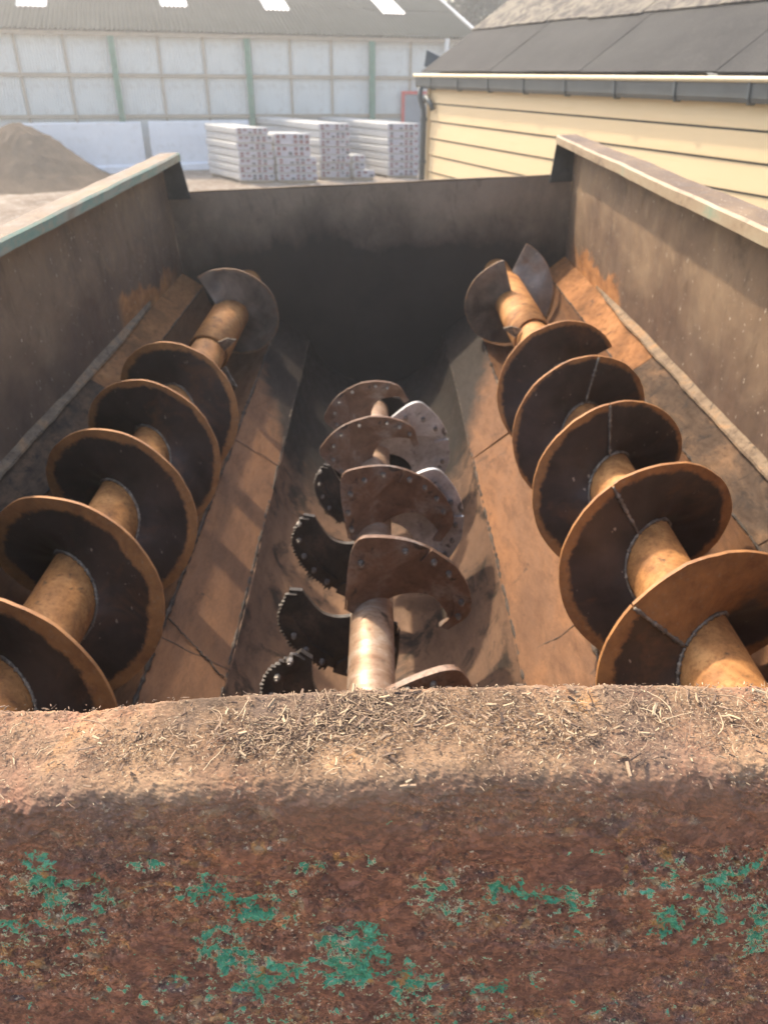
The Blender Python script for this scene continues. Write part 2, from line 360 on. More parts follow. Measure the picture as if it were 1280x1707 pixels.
# ------------------------------------------------------------------ stacks of white bundles
M_WRAP = m_simple('white_film_wrap', (0.50, 0.49, 0.47), 0.08, 3, 0.35, bump=0.2, dirt=(0.36, 0.34, 0.31))
M_END = m_simple('white_profile_end', (0.42, 0.41, 0.46), 0.06, 5, 0.5)
M_RED = m_simple('maroon_core', (0.16, 0.03, 0.04), 0.2, 9, 0.6)
M_BLUEB = m_simple('slate_core', (0.035, 0.045, 0.06), 0.2, 9, 0.6)
A0 = ground_at(400, 303); A1 = ground_at(349, 290); ax = (A1-A0); BL = 2.45; ax = Vector((ax.x, ax.y, 0)).normalized()
aw = Vector((ax.y, -ax.x, 0))
if aw.x < 0: aw = -aw
aw = (aw+Vector((0.75, -0.42, 0))).normalized()      # bundle ends are cut square to the view of the yard
aw = Vector((0.998, 0.06, 0)).normalized()
def bundle_meshes(W, H, L, cols, rows, seed):
    """long film-wrapped pack: wrap body and a front end showing a grid of profile ends. local x = width, y = length axis (sheared to ax)"""
    rg = random.Random(seed); b = 0.035; sec = [(b, 0), (W-b, 0), (W, b), (W, H-b), (W-b, H), (b, H), (0, H-b), (0, b)]
    sh = lambda x, l, z: tuple(aw*x+ax*l+Vector((0, 0, z)))
    wrap = MB(); ls = [0.0, 0.03, L*0.3, L*0.32, L*0.66, L*0.68, L-0.03, L]; v = []
    for k, l in enumerate(ls):
        g = 0.012 if k in (0, 2, 3, 4, 5, 7) else 0.0
        v += [sh(x+(g if x < W/2 else -g), l, z+(g*0.6 if z < H/2 else -g*0.6)) for x, z in sec]
    fs = [(k*8+i, k*8+(i+1) % 8, (k+1)*8+(i+1) % 8, (k+1)*8+i) for k in range(len(ls)-1) for i in range(8)]
    fs += [tuple(range(7, -1, -1)), tuple((len(ls)-1)*8+i for i in range(8))]
    wrap.add(v, fs)
    end = MB(); cw, ch = (W-0.06)/cols, (H-0.05)/rows
    for i in range(cols):
        for j in range(rows):
            x0, z0 = 0.03+i*cw, 0.025+j*ch; l0 = -0.028-0.012*rg.random()
            q = [sh(x0+0.004, 0.02, z0+0.004), sh(x0+cw-0.004, 0.02, z0+0.004), sh(x0+cw-0.004, 0.02, z0+ch-0.004), sh(x0+0.004, 0.02, z0+ch-0.004)]
            o = [sh(x0+0.004, l0, z0+0.004), sh(x0+cw-0.004, l0, z0+0.004), sh(x0+cw-0.004, l0, z0+ch-0.004), sh(x0+0.004, l0, z0+ch-0.004)]
            mx, mz = cw*0.19, ch*0.14
            inn = [sh(x0+mx, l0, z0+mz), sh(x0+cw-mx, l0, z0+mz), sh(x0+cw-mx, l0, z0+ch-mz), sh(x0+mx, l0, z0+ch-mz)]
            dp = [sh(x0+mx, l0+0.014, z0+mz), sh(x0+cw-mx, l0+0.014, z0+mz), sh(x0+cw-mx, l0+0.014, z0+ch-mz), sh(x0+mx, l0+0.014, z0+ch-mz)]
            end.add(q+o+inn, [(0,1,5,4), (1,2,6,5), (2,3,7,6), (3,0,4,7), (4,5,9,8), (5,6,10,9), (6,7,11,10), (7,4,8,11)], 0)
            mm = (1, 0, 2, 1, 1, 0, 1, 2)[(i+3*(j % 2)) % 8] if rg.random() < 0.85 else rg.choice((0, 1, 2))
            end.add(inn+dp, [(0,1,5,4), (1,2,6,5), (2,3,7,6), (3,0,4,7), (4,5,6,7)], mm)
    return wrap.mesh(M_WRAP, name='wrap'), end.mesh([M_END, M_RED, M_BLUEB], name='profile_ends')
bm_cache = {}
def bundle(P, W, H, L, cols, rows, z, label, jig=0.03):
    key = (round(W, 2), round(H, 2), round(L, 2), cols, rows, random.randint(0, 2))
    if key not in bm_cache: bm_cache[key] = bundle_meshes(W, H, L, cols, rows, hash(key) & 255)
    t = empty('profile_bundle', P+ax*random.uniform(-jig, jig)+aw*random.uniform(-jig, jig)*0.6+Vector((0, 0, z)))
    ob('wrap', bm_cache[key][0], t); ob('profile_ends', bm_cache[key][1], t)
    return tag(t, label, 'profile bundle', 'stacked bundles of white profiles')
NTH = ['bottom', 'second from bottom', 'third from bottom', 'fourth from bottom', 'fifth from bottom', 'sixth from bottom', 'top']
def nth(k, n): return 'top' if k == n-1 else NTH[k]
SK = 0.08
def skids(P, W, L, label):
    for k in range(3):
        pass
def height_at(P, py, px):       # height of the pixel above the ground at ground point P's distance
    return at_depth(px, py, P.y).z
# (left px, right px, base py, top py, layers, length, name)
hA = height_at(ground_at(400, 303), 211, 430)
for key, x0, x1, by, ty, n, L, desc in (
        ('A', 400, 459, 303, 212, 7, 2.45, 'the leftmost stack of white profile bundles'),
        ('C', 534, 584, 298, 205, 7, 4.6, 'the tall middle stack of white profile bundles'),
        ('E', 646, 697, 295, 205, 7, 4.6, 'the tall rightmost stack of white profile bundles')):
    P = ground_at(x0, by); W = (ground_at(x1, by)-P).length; H = (height_at(P, ty, x0)-0.03)/n
    for k in range(n):
        bundle(P, W-(0.12 if (key == 'A' and k == n-1) else 0), H-0.006, L, 6 if key == 'A' else 6, 2, 0.0+k*H+0.03, '%s bundle of %s' % (nth(k, n), desc))
P = ground_at(464, 303); W = (ground_at(530, 303)-P).length; H = (height_at(P, 262, 480)-0.03)/3
for k in range(3): bundle(P, W, H-0.006, 0.9, 7, 2, 0.03+k*H, '%s of three wide bundles in the low stack beside the leftmost stack' % ('bottom', 'middle', 'top')[k], 0.015)
W2 = W*0.9; H2 = (height_at(P, 222, 480)-0.03-3*H)/2
for k in range(2): bundle(P-aw*0.04+ax*0.05, W2, H2-0.006, 0.9, 6, 2, 0.03+3*H+k*H2, '%s of the two narrower bundles lying on the low stack' % ('lower', 'upper')[k], 0.015)
P = ground_at(591, 298); W = (ground_at(625, 298)-P).length; H = height_at(P, 283, 600)-0.03
bundle(P, W, H-0.006, 0.7, 3, 2, 0.03, 'small single bundle lowest in front of the gap between the tall stacks', 0)
P2 = P-aw*0.03; W2 = (ground_at(612, 298)-P).length
hh = (height_at(P, 258, 600)-0.03-H)/2
for k in range(2): bundle(P2+ax*0.05, W2, hh-0.006, 0.6, 2, 2, 0.03+H+k*hh, '%s of two narrow short bundles on the small bundle in the gap' % ('lower', 'upper')[k], 0)
# timber bearers under each stack
M_TIMB = m_simple('bearer_timber', (0.36, 0.27, 0.17), 0.2, 8)
for (x0, x1, by, L, d) in ((400, 459, 303, 2.45, 'leftmost stack of bundles'), (464, 530, 303, 0.9, 'low stack of bundles'), (534, 584, 298, 4.6, 'tall middle stack of bundles'), (646, 697, 295, 4.6, 'tall rightmost stack of bundles'), (591, 625, 298, 0.7, 'small bundle in the gap')):
    P = ground_at(x0, by); W = (ground_at(x1, by)-P).length
    for k, l in enumerate((0.06, L-0.2)):
        q = P+ax*l; b = MB(); Mx = Matrix(((aw.x, ax.x, 0, q.x), (aw.y, ax.y, 0, q.y), (0, 0, 1, 0), (0, 0, 0, 1)))
        b.box((0.03, 0, -0.07), (W-0.03, 0.1, 0.03), M=Mx)
        o = b.build('timber_bearer', M_TIMB); tag(o, '%s timber bearer under the %s' % (('front', 'rear')[k], d), 'bearer', 'bearers under the stacks')
# scrap of white plastic on the yard
sp = ground_at(527, 312); b = MB(); pts = [(-0.19, -0.1, 0.0), (0.18, -0.12, 0.01), (0.21, 0.09, 0.05), (0.02, 0.13, 0.02), (-0.17, 0.1, 0.04)]
b.add([(x, y, z) for x, y, z in pts]+[(x*0.9, y*0.9, z+0.03) for x, y, z in pts], [(4,3,2,1,0), (5,6,7,8,9)]+[(k, (k+1) % 5, 5+(k+1) % 5, 5+k) for k in range(5)])
tag(b.build('plastic_scrap', M_LIGHT, None, (sp.x, sp.y, -0.01)), 'small white plastic scrap lying on the ground before the stacks', 'scrap')

# ------------------------------------------------------------------ timber shed on the right
TH = R(21.4); sw = Vector((-math.sin(TH), math.cos(TH), 0)); si = Vector((sw.y, -sw.x, 0))   # along the wall (away), into the shed
sc0 = at_depth(717, 200, 12.0); sc0.z = 0
SM = Matrix(((-sw.x, si.x, 0, sc0.x), (-sw.y, si.y, 0, sc0.y), (0, 0, 1, 0), (0, 0, 0, 1)))   # x towards the near end, y into the shed
shed = tag(empty('shed', mat=SM), 'cream weatherboarded shed with dark felt roof and black gutter on the right', 'shed')
def m_board():
    n = NT('cream_paint', 0.55); a = n.noise(1.2, 5, 0.6, n.map(sc=(0.6, 1, 3))); g = n.noise(30, 5, 0.7, n.map(sc=(0.06, 1, 1)))
    c = n.mix(a, (0.58, 0.44, 0.25), (0.67, 0.52, 0.315)); c = n.mix(n.ramp(g, (0.55, 0), (0.75, 0.35)), c, (0.50, 0.36, 0.17))
    c = n.mix(n.ramp(n.rnd(), (0.0, 0.0), (1.0, 0.22)), c, (0.52, 0.38, 0.18)); n.bump(g, 0.3, 0.004); return n.out(c)
M_BOARD = m_board()
SLEN = 11.0; SDEP = 5.0; SPITCH = R(33)
zs = [0.02]+[2.65-0.22*k for k in range(11, -1, -1)]+[2.86]
zs = sorted(set(round(z, 3) for z in zs))
for a, b in zip(zs[:-1], zs[1:]):
    v = [(x, y, z) for x in (0.03, SLEN) for y, z in ((-0.024, a+0.010), (0.0, a+0.010), (0.0, b-0.008), (-0.012, b-0.008), (-0.0245, a+0.02))]
    ob('weatherboard', mesh(v, [(0,1,2,3,4), (9,8,7,6,5)]+[(k, 5+k, 5+(k+1) % 5, (k+1) % 5) for k in range(5)], M_BOARD, name='weatherboard'), shed)
core = MB().box((0.0, 0.022, 0.0), (SLEN, SDEP, 2.95))  # core coloured dark to paint in the shadow lines between boards
core.build('wall', M_DARKGREY, shed)
MB().box((-0.03, -0.05, 0), (0.028, 0.0, 2.86)).build('corner_trim', M_BOARD, shed)
# roof: felt strips below, pale mossy strips above
def m_felt(name, c1, c2, moss, rough=0.95, amt=0.6):
    n = NT(name, rough, spec=0.08); a = n.noise(1.4, 6, 0.65); b = n.noise(60, 4, 0.75); cc = n.mix(n.ramp(a, (0.3, 0), (0.7, 1)), c1, c2)
    cc = n.mix(n.ramp(n.noise(7, 6, 0.75, dist=0.6), (0.6-amt*0.2, 0), (0.75-amt*0.2, amt)), cc, moss)
    cc = n.mix(0.45, cc, n.mix(b, (0, 0, 0), (1, 1, 1)), 'OVERLAY'); n.bump(b, 0.7, 0.006)
    cc = n.mix(n.m('MULTIPLY', n.rnd(), 0.25), cc, c2); return n.out(cc)
M_FELT = m_felt('mineral_felt', (0.055, 0.053, 0.051), (0.078, 0.075, 0.071), (0.10, 0.095, 0.085), amt=0.35)
M_FELT2 = m_felt('weathered_felt', (0.075, 0.068, 0.064), (0.11, 0.10, 0.092), (0.24, 0.215, 0.17), amt=0.9)
cp, sp_ = math.cos(SPITCH), math.sin(SPITCH); EZ = 3.03
def strip(x0, x1, t0, t1, dz0, dz1, mat, skew=0.0, name='felt_strip'):
    P = lambda x, t, h: (x, -0.10+t*cp-h*sp_, EZ+t*sp_+h*cp)
    v = []; nn = 5
    for k in range(nn+1):
        t = t0+(t1-t0)*k/nn; dz = dz0+(dz1-dz0)*k/nn+0.0008*math.sin(k*2.1+x0*3)
        v += [P(x0+skew*k/nn, t, dz), P(x1+skew*k/nn, t, dz), P(x1+skew*k/nn, t, dz+0.014), P(x0+skew*k/nn, t, dz+0.014)]
    fs = [(4*k+i, 4*k+(i+1) % 4, 4*k+4+(i+1) % 4, 4*k+4+i) for k in range(nn) for i in range(4)]+[(0,1,2,3), (4*nn+3, 4*nn+2, 4*nn+1, 4*nn)]
    return ob(name, mesh(v, fs, mat, name='strip'), shed)
x = -0.12; k = 0
while x < SLEN:
    wd = 0.92+0.1*random.random(); strip(x, min(x+wd+0.03, SLEN+0.2), 0, 0.98+0.03*random.random(), 0.0+0.004*(k % 2), 0.0+0.004*(k % 2), M_FELT); x += wd; k += 1
x = -0.12; k = 0
while x < SLEN:
    wd = 0.85+0.25*random.random(); strip(x, min(x+wd+0.03, SLEN+0.2), 0.90+0.05*random.random(), 3.25, 0.022+0.004*(k % 2), 0.022+0.004*(k % 2), M_FELT2); x += wd; k += 1
MB().add([(-0.1, SDEP+0.16, EZ), (SLEN+0.2, SDEP+0.16, EZ), (SLEN+0.2, -0.16+3.2*cp, EZ+3.2*sp_), (-0.1, -0.16+3.2*cp, EZ+3.2*sp_)], [(0,1,2,3)]).build('rear_roof_slope', M_FELT, shed)
MB().add([(0.0, 0.0, 2.94), (0.0, SDEP, 2.94), (0.0, -0.16+3.1*cp, EZ+3.1*sp_-0.05)], [(0,1,2)]).build('gable', M_BOARD, shed)
# gutter with its sunlit upper edge painted in as a cream bead, brackets, downpipe with swan neck
M_GUTTER = m_simple('grey_gutter_plastic', (0.085, 0.095, 0.095), 0.12, 6, 0.45)
M_BEAD = m_simple('sunlit_gutter_edge', (0.58, 0.49, 0.32), 0.06, 4, 0.45)  # cream colour stands in for sun on the gutter's edge
GK = lambda L_: [(-0.04+(y+0.05)*0.62, z) for y, z in L_]
g = MB(); prof = GK([(-0.19, 2.985), (-0.205, 2.975), (-0.19, 2.87), (-0.155, 2.835), (-0.09, 2.835), (-0.06, 2.87), (-0.05, 2.96), (-0.06, 2.96), (-0.07, 2.88), (-0.095, 2.847), (-0.15, 2.847), (-0.178, 2.875)])
v = [(xx, y, z) for xx in (-0.28, SLEN) for y, z in prof]; n_ = len(prof)
g.add(v, [(k, (k+1) % n_, n_+(k+1) % n_, n_+k) for k in range(n_)]+[tuple(range(n_)), tuple(range(2*n_-1, n_-1, -1))])
gut = g.build('gutter', M_GUTTER, shed)
MB().tube([(-0.30, -0.138, 2.992), (SLEN, -0.138, 2.992)], 0.021, 10).build('lit_gutter_edge', M_BEAD, shed, smooth=True)
MB().box((-0.05, -0.038, 2.86), (SLEN, -0.012, 3.0)).build('fascia', M_GUTTER, shed)
xx = 0.25
while xx < SLEN:
    br = [(-0.212, 3.02), (-0.224, 3.0), (-0.212, 2.865), (-0.165, 2.822), (-0.08, 2.822), (-0.052, 2.86), (-0.05, 2.87), (-0.085, 2.832), (-0.160, 2.832), (-0.204, 2.87), (-0.215, 2.998)]
    br = GK(br); b = MB(); m_ = len(br); b.add([(q, y, z) for q in (xx-0.014, xx+0.014) for y, z in br], [(k, (k+1) % m_, m_+(k+1) % m_, m_+k) for k in range(m_)]+[tuple(range(m_)), tuple(range(2*m_-1, m_-1, -1))])
    b.build('gutter_bracket', M_DARKGREY, shed); xx += 0.82
MB().tube([(-0.09, -0.13, 2.85), (-0.09, -0.13, 2.74), (-0.085, -0.12, 2.68), (-0.06, -0.09, 2.58), (-0.055, -0.085, 2.5), (-0.055, -0.085, 0.05)], 0.038, 14).build('downpipe', M_DARKGREY, shed, smooth=True)
MB().tube([(-0.055, -0.085, 2.68), (0.05, -0.10, 2.73), (0.16, -0.08, 2.66), (0.20, -0.06, 2.58)], 0.034, 12).build('swan_neck', M_DARKGREY, shed, smooth=True)
for z in (2.45, 1.9, 1.3, 0.7):
    MB().tube([(-0.055, -0.085, z-0.03), (-0.055, -0.085, z+0.03)], 0.046, 14).box((-0.1, -0.06, z-0.018), (0.01, -0.03, z+0.018)).build('pipe_clip', M_DARKGREY, shed)
MB().tube([(-0.07, -0.02, 2.66), (-0.24, 0.0, 2.66), (-0.24, 0.0, 2.30), (-0.07, -0.02, 2.30)], 0.022, 10).build('hoop_rail', M_GALV, shed, smooth=True)
# floodlight on the shed's verge
fl = at_depth(722, 97, 12.25)
t = empty('floodlight', fl); tag(t, 'small dark floodlight on the far corner of the shed roof', 'floodlight')
b = MB(); b.add([(-0.13, -0.07, -0.10), (0.0, -0.09, -0.13), (0.02, 0.06, -0.13), (-0.11, 0.06, -0.10), (-0.10, -0.05, 0.10), (0.10, -0.05, 0.02), (0.10, 0.05, 0.02), (-0.10, 0.05, 0.10)], [(0,3,2,1),(4,5,6,7),(0,1,5,4),(1,2,6,5),(2,3,7,6),(3,0,4,7)]); b.build('housing', M_DARKGREY, t, bevel=0.01)
MB().tube([(0.05, 0, -0.02), (0.15, 0.05, -0.03), (0.22, 0.08, -0.12)], 0.018, 8).build('bracket', M_DARKGREY, t)

# ------------------------------------------------------------------ trees beyond the barn
M_BARK = m_simple('bark', (0.09, 0.07, 0.05), 0.3, 6, 0.95)
def m_leaf():
    n = NT('evergreen_leaf', 0.7); c = n.ramp(n.noise(1.3, 3, 0.6), (0.3, (0.018, 0.030, 0.017)), (0.7, (0.055, 0.075, 0.038))); return n.out(c)
M_LEAF = m_leaf()
def tree(px, d, h, rad, label, seed):
    rg = random.Random(seed); p = at_depth(px, 100, d); t = empty('tree', (p.x, p.y, 0)); tag(t, label, 'tree', 'trees beyond the barn')
    tr = MB(); tr.tube([(0, 0, -0.1), (0.05, 0.05, h*0.3), (0.1, 0, h*0.6), (0, 0, h*0.93)], [0.22, 0.17, 0.1, 0.03], 9)
    cl = []
    for k in range(26):
        a = rg.random()*2*PI; zz = h*(0.22+0.7*rg.random()); q = rad*(1.05-0.75*(zz/h-0.2))*(0.35+0.65*rg.random())
        e = Vector((q*math.cos(a), q*math.sin(a), zz)); cl.append(e)
        tr.tube([(0.05, 0.02, zz-0.8), (e.x*0.5, e.y*0.5, zz-0.3), tuple(e)], [0.05, 0.035, 0.012], 5)
    tr.build('trunk', M_BARK, t)
    lv = []; lf = []
    for e in cl:
        for k in range(190):
            o = e+Vector((rg.gauss(0, .48), rg.gauss(0, .48), rg.gauss(0, .36))); s_ = 0.09+0.1*rg.random()
            u = Vector((rg.gauss(0, 1), rg.gauss(0, 1), rg.gauss(0, 1))).normalized(); wv = u.orthogonal().normalized()
            n0 = len(lv); lv += [o-u*s_, o+wv*s_*0.5, o+u*s_, o-wv*s_*0.5]; lf.append((n0, n0+1, n0+2, n0+3))
    ob('crown', mesh(lv, lf, M_LEAF, name='crown'), t)
tree(770, 43, 9.5, 2.6, 'dark tree right behind the barn roof end', 1)
tree(838, 44, 10.5, 2.8, 'dark tree furthest right, above the shed roof edge', 2)
tree(805, 50, 13.0, 3.2, 'tall dark tree set back between the two nearer trees', 3)

# ------------------------------------------------------------------ the mixer: frame of the machine (x across, y away from the camera, z = -drop below the camera)
XC = -0.088
HM = Matrix.Translation((0, 0, CAM_H)) @ (FW @ FH.transposed()).to_4x4() @ Matrix.Translation((XC, 0, 0))
BASE = Vector((0, 2.5, -2.95))
hop = empty('mixer_hopper', mat=HM @ Matrix.Translation(BASE)); HOFF = -BASE
tag(hop, 'open rusty steel hopper of a feed mixer with green-flecked front beam', 'hopper')
WH, RI = 1.183, 1.076; YF, YE = 0.40, 4.69
DT, DL, DEW = 0.425, 0.468, 0.640
DARKM = (0.045, 0.036, 0.03)
def side_rust_tone(n, c):                                     # bare orange rust low on the plate, darker brown towards the bottom
    o = n.xyz(); z = o[2]; y = o[1]
    nb = n.noise(3.0, 6, 0.65, dist=0.5)
    far = n.m('SUBTRACT', y, n.m('MULTIPLY', n.m('ABSOLUTE', n.m('SUBTRACT', y, 3.75)), 2.0))
    low = n.m('ADD', n.m('MULTIPLY', z, -1.0), n.m('MULTIPLY', n.m('SUBTRACT', nb, 0.5), 0.5))
    msk = n.m('MULTIPLY', n.ramp(low, (0.97, 0), (1.02, 1)), n.ramp(n.m('DIVIDE', far, 4.0), (0.72, 0), (0.80, 1)))
    rc = n.ramp(n.noise(18, 6, 0.7, n.map(sc=(1, .5, 1))), (0.3, (0.16, 0.07, 0.03)), (0.7, (0.45, 0.21, 0.08)))
    low_tone = n.m('ADD', n.m('MULTIPLY', z, -1.0), n.m('MULTIPLY', n.m('SUBTRACT', n.noise(2.4, 7, 0.65, n.map(sc=(1, .6, 1.2), loc=(3, 2, 1)), 0.5), 0.5), 0.75))
    c = n.mix(n.ramp(low_tone, (0.70, 0), (0.98, 0.78)), c, n.ramp(n.noise(9, 6, 0.7), (0.3, (0.055, 0.036, 0.029)), (0.7, (0.125, 0.080, 0.056))))
    return n.mix(msk, c, rc)
M_SIDE = m_wall('hopper_side_steel', (0.16, 0.108, 0.074), (0.275, 0.190, 0.120), (0.42, 0.31, 0.19), (1, 0.8, 0.7), speck=0.3, res=side_rust_tone)
def end_tone(n, c):                                      # far wall turns raggedly near-black towards the bottom
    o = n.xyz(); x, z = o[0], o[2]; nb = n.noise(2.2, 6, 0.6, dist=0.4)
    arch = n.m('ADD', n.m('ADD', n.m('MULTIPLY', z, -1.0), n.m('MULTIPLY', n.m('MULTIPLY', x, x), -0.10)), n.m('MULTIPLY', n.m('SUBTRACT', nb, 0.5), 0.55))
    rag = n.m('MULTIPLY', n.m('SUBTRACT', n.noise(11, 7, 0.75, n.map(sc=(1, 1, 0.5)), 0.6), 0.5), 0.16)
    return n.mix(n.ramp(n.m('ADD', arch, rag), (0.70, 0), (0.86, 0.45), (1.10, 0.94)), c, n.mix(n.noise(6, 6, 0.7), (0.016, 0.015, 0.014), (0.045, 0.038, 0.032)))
M_ENDW = m_wall('hopper_end_steel', (0.18, 0.135, 0.098), (0.30, 0.232, 0.168), (0.37, 0.29, 0.21), (1, 1, 0.8), res=end_tone)
M_RIMT = m_wall('dusty_rim', (0.11, 0.074, 0.05), (0.23, 0.162, 0.10), (0.36, 0.27, 0.17), (1, .5, 1), speck=0.5)
def m_lip():
    n = NT('faded_green_lip', 0.6); a = n.noise(6, 6, 0.7, n.map(sc=(1, .5, 1)), 0.4)
    c = n.ramp(a, (0.33, (0.12, 0.08, 0.05)), (0.46, (0.27, 0.195, 0.12)), (0.60, (0.30, 0.235, 0.15)), (0.74, (0.20, 0.25, 0.17)))
    cl = n.ramp(n.noise(9, 6, 0.7, n.map(sc=(1, .4, 1), loc=(0, 4, 0)), 0.4), (0.32, (0.22, 0.18, 0.12)), (0.46, (0.30, 0.30, 0.22)), (0.58, (0.17, 0.27, 0.20)), (0.70, (0.32, 0.29, 0.20)))
    c = n.mix(n.ramp(n.xyz()[0], (0.0, 1), (0.01, 0)), c, cl)
    c = n.mix(n.ramp(n.noise(40, 5, 0.7), (0.5, 0), (0.7, 0.7)), c, (0.34, 0.27, 0.18)); n.bump(n.noise(60, 5, 0.7), 0.4, 0.003); return n.out(c)
M_LIP = m_lip()
M_TROUGH = m_rust('worn_trough_steel', ((0.085, 0.045, 0.027), (0.150, 0.077, 0.040), (0.215, 0.100, 0.043)), 3.4, 0.65, (1.3, 0.4, 1.3), (0, 0, 0.7), metal=0.0, spec=0.12)
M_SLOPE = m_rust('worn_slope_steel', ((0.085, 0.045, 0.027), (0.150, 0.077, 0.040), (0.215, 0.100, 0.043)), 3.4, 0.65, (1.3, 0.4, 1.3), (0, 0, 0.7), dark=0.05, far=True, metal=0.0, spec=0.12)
M_BAND = m_rust('scraped_band', ((0.032, 0.022, 0.016), (0.075, 0.050, 0.034), (0.18, 0.105, 0.058)), 7, 0.8, (1, .5, 1), dark=0.4, metal=0.0, spec=0.08)
M_BANDO = m_rust('orange_rust_band', ((0.09, 0.045, 0.022), (0.24, 0.11, 0.045), (0.36, 0.17, 0.07)), 5, 0.8, (1, 0.7, 1), dark=0.1, metal=0.0, spec=0.1)
M_SEAM = m_rust('weld_seam', ((0.025, 0.021, 0.018), (0.06, 0.048, 0.038), (0.13, 0.095, 0.07)), 14, 0.8, metal=0.0, spec=0.15)
M_LEDGE = m_rust('dusty_ledge', ((0.09, 0.06, 0.04), (0.20, 0.145, 0.095), (0.32, 0.18, 0.085)), 11, 0.75, spec=0.15, metal=0.0, dark=0.25)

def sheet(name, x0, x1, prof_fn, ny, y0, y1, mat, parent=hop, wob=0.0, seed=0, thick=0.006):
    """plate with a cross-section prof = [(x, D)], run from y0 to y1 with slight buckling; closed, with thickness"""
    prof = prof_fn; n = len(prof); v = []; nor = []
    for i in range(n):
        a = prof[max(i-1, 0)]; b = prof[min(i+1, n-1)]; tx, tz = b[0]-a[0], -(b[1]-a[1]); L = math.hypot(tx, tz) or 1; nor.append((-tz/L, tx/L))
    for side in (0, 1):
        for j in range(ny+1):
            y = y0+(y1-y0)*j/ny
            for i, (x, D) in enumerate(prof):
                q = wob*mnoise.noise((x*2.2+seed, y*2.2, D*2.2))+wob*0.5*mnoise.noise((x*6, y*6, D*6+seed))
                q -= thick*side; v.append((x+nor[i][0]*q, y, -D+nor[i][1]*q))
    N = n*(ny+1); f = []
    for j in range(ny):
        for i in range(n-1):
            a = j*n+i; f.append((a, a+1, a+n+1, a+n)); f.append((N+a, N+a+n, N+a+n+1, N+a+1))
    for j in range(ny):
        a = j*n; f.append((a, a+n, N+a+n, N+a)); a = j*n+n-1; f.append((a, N+a, N+a+n, a+n))
    for i in range(n-1):
        f.append((i, N+i, N+i+1, i+1)); a = ny*n+i; f.append((a, a+1, N+a+1, N+a))
    me = mesh(v, f, mat, smooth=False, name=name); bm = bmesh.new(); bm.from_mesh(me); bmesh.ops.recalc_face_normals(bm, faces=bm.faces[:])
    for fc in bm.faces: fc.smooth = True
    bm.to_mesh(me); bm.free(); me.set_sharp_from_angle(angle=R(40)); return ob(name, me, parent, HOFF)
def lin(a, b, n): return [(a[0]+(b[0]-a[0])*k/n, a[1]+(b[1]-a[1])*k/n) for k in range(n+1)]
AX, AD, AR = 0.782, 1.173, 0.259         # side augers: offset, drop, flight radius
TRR = 0.281
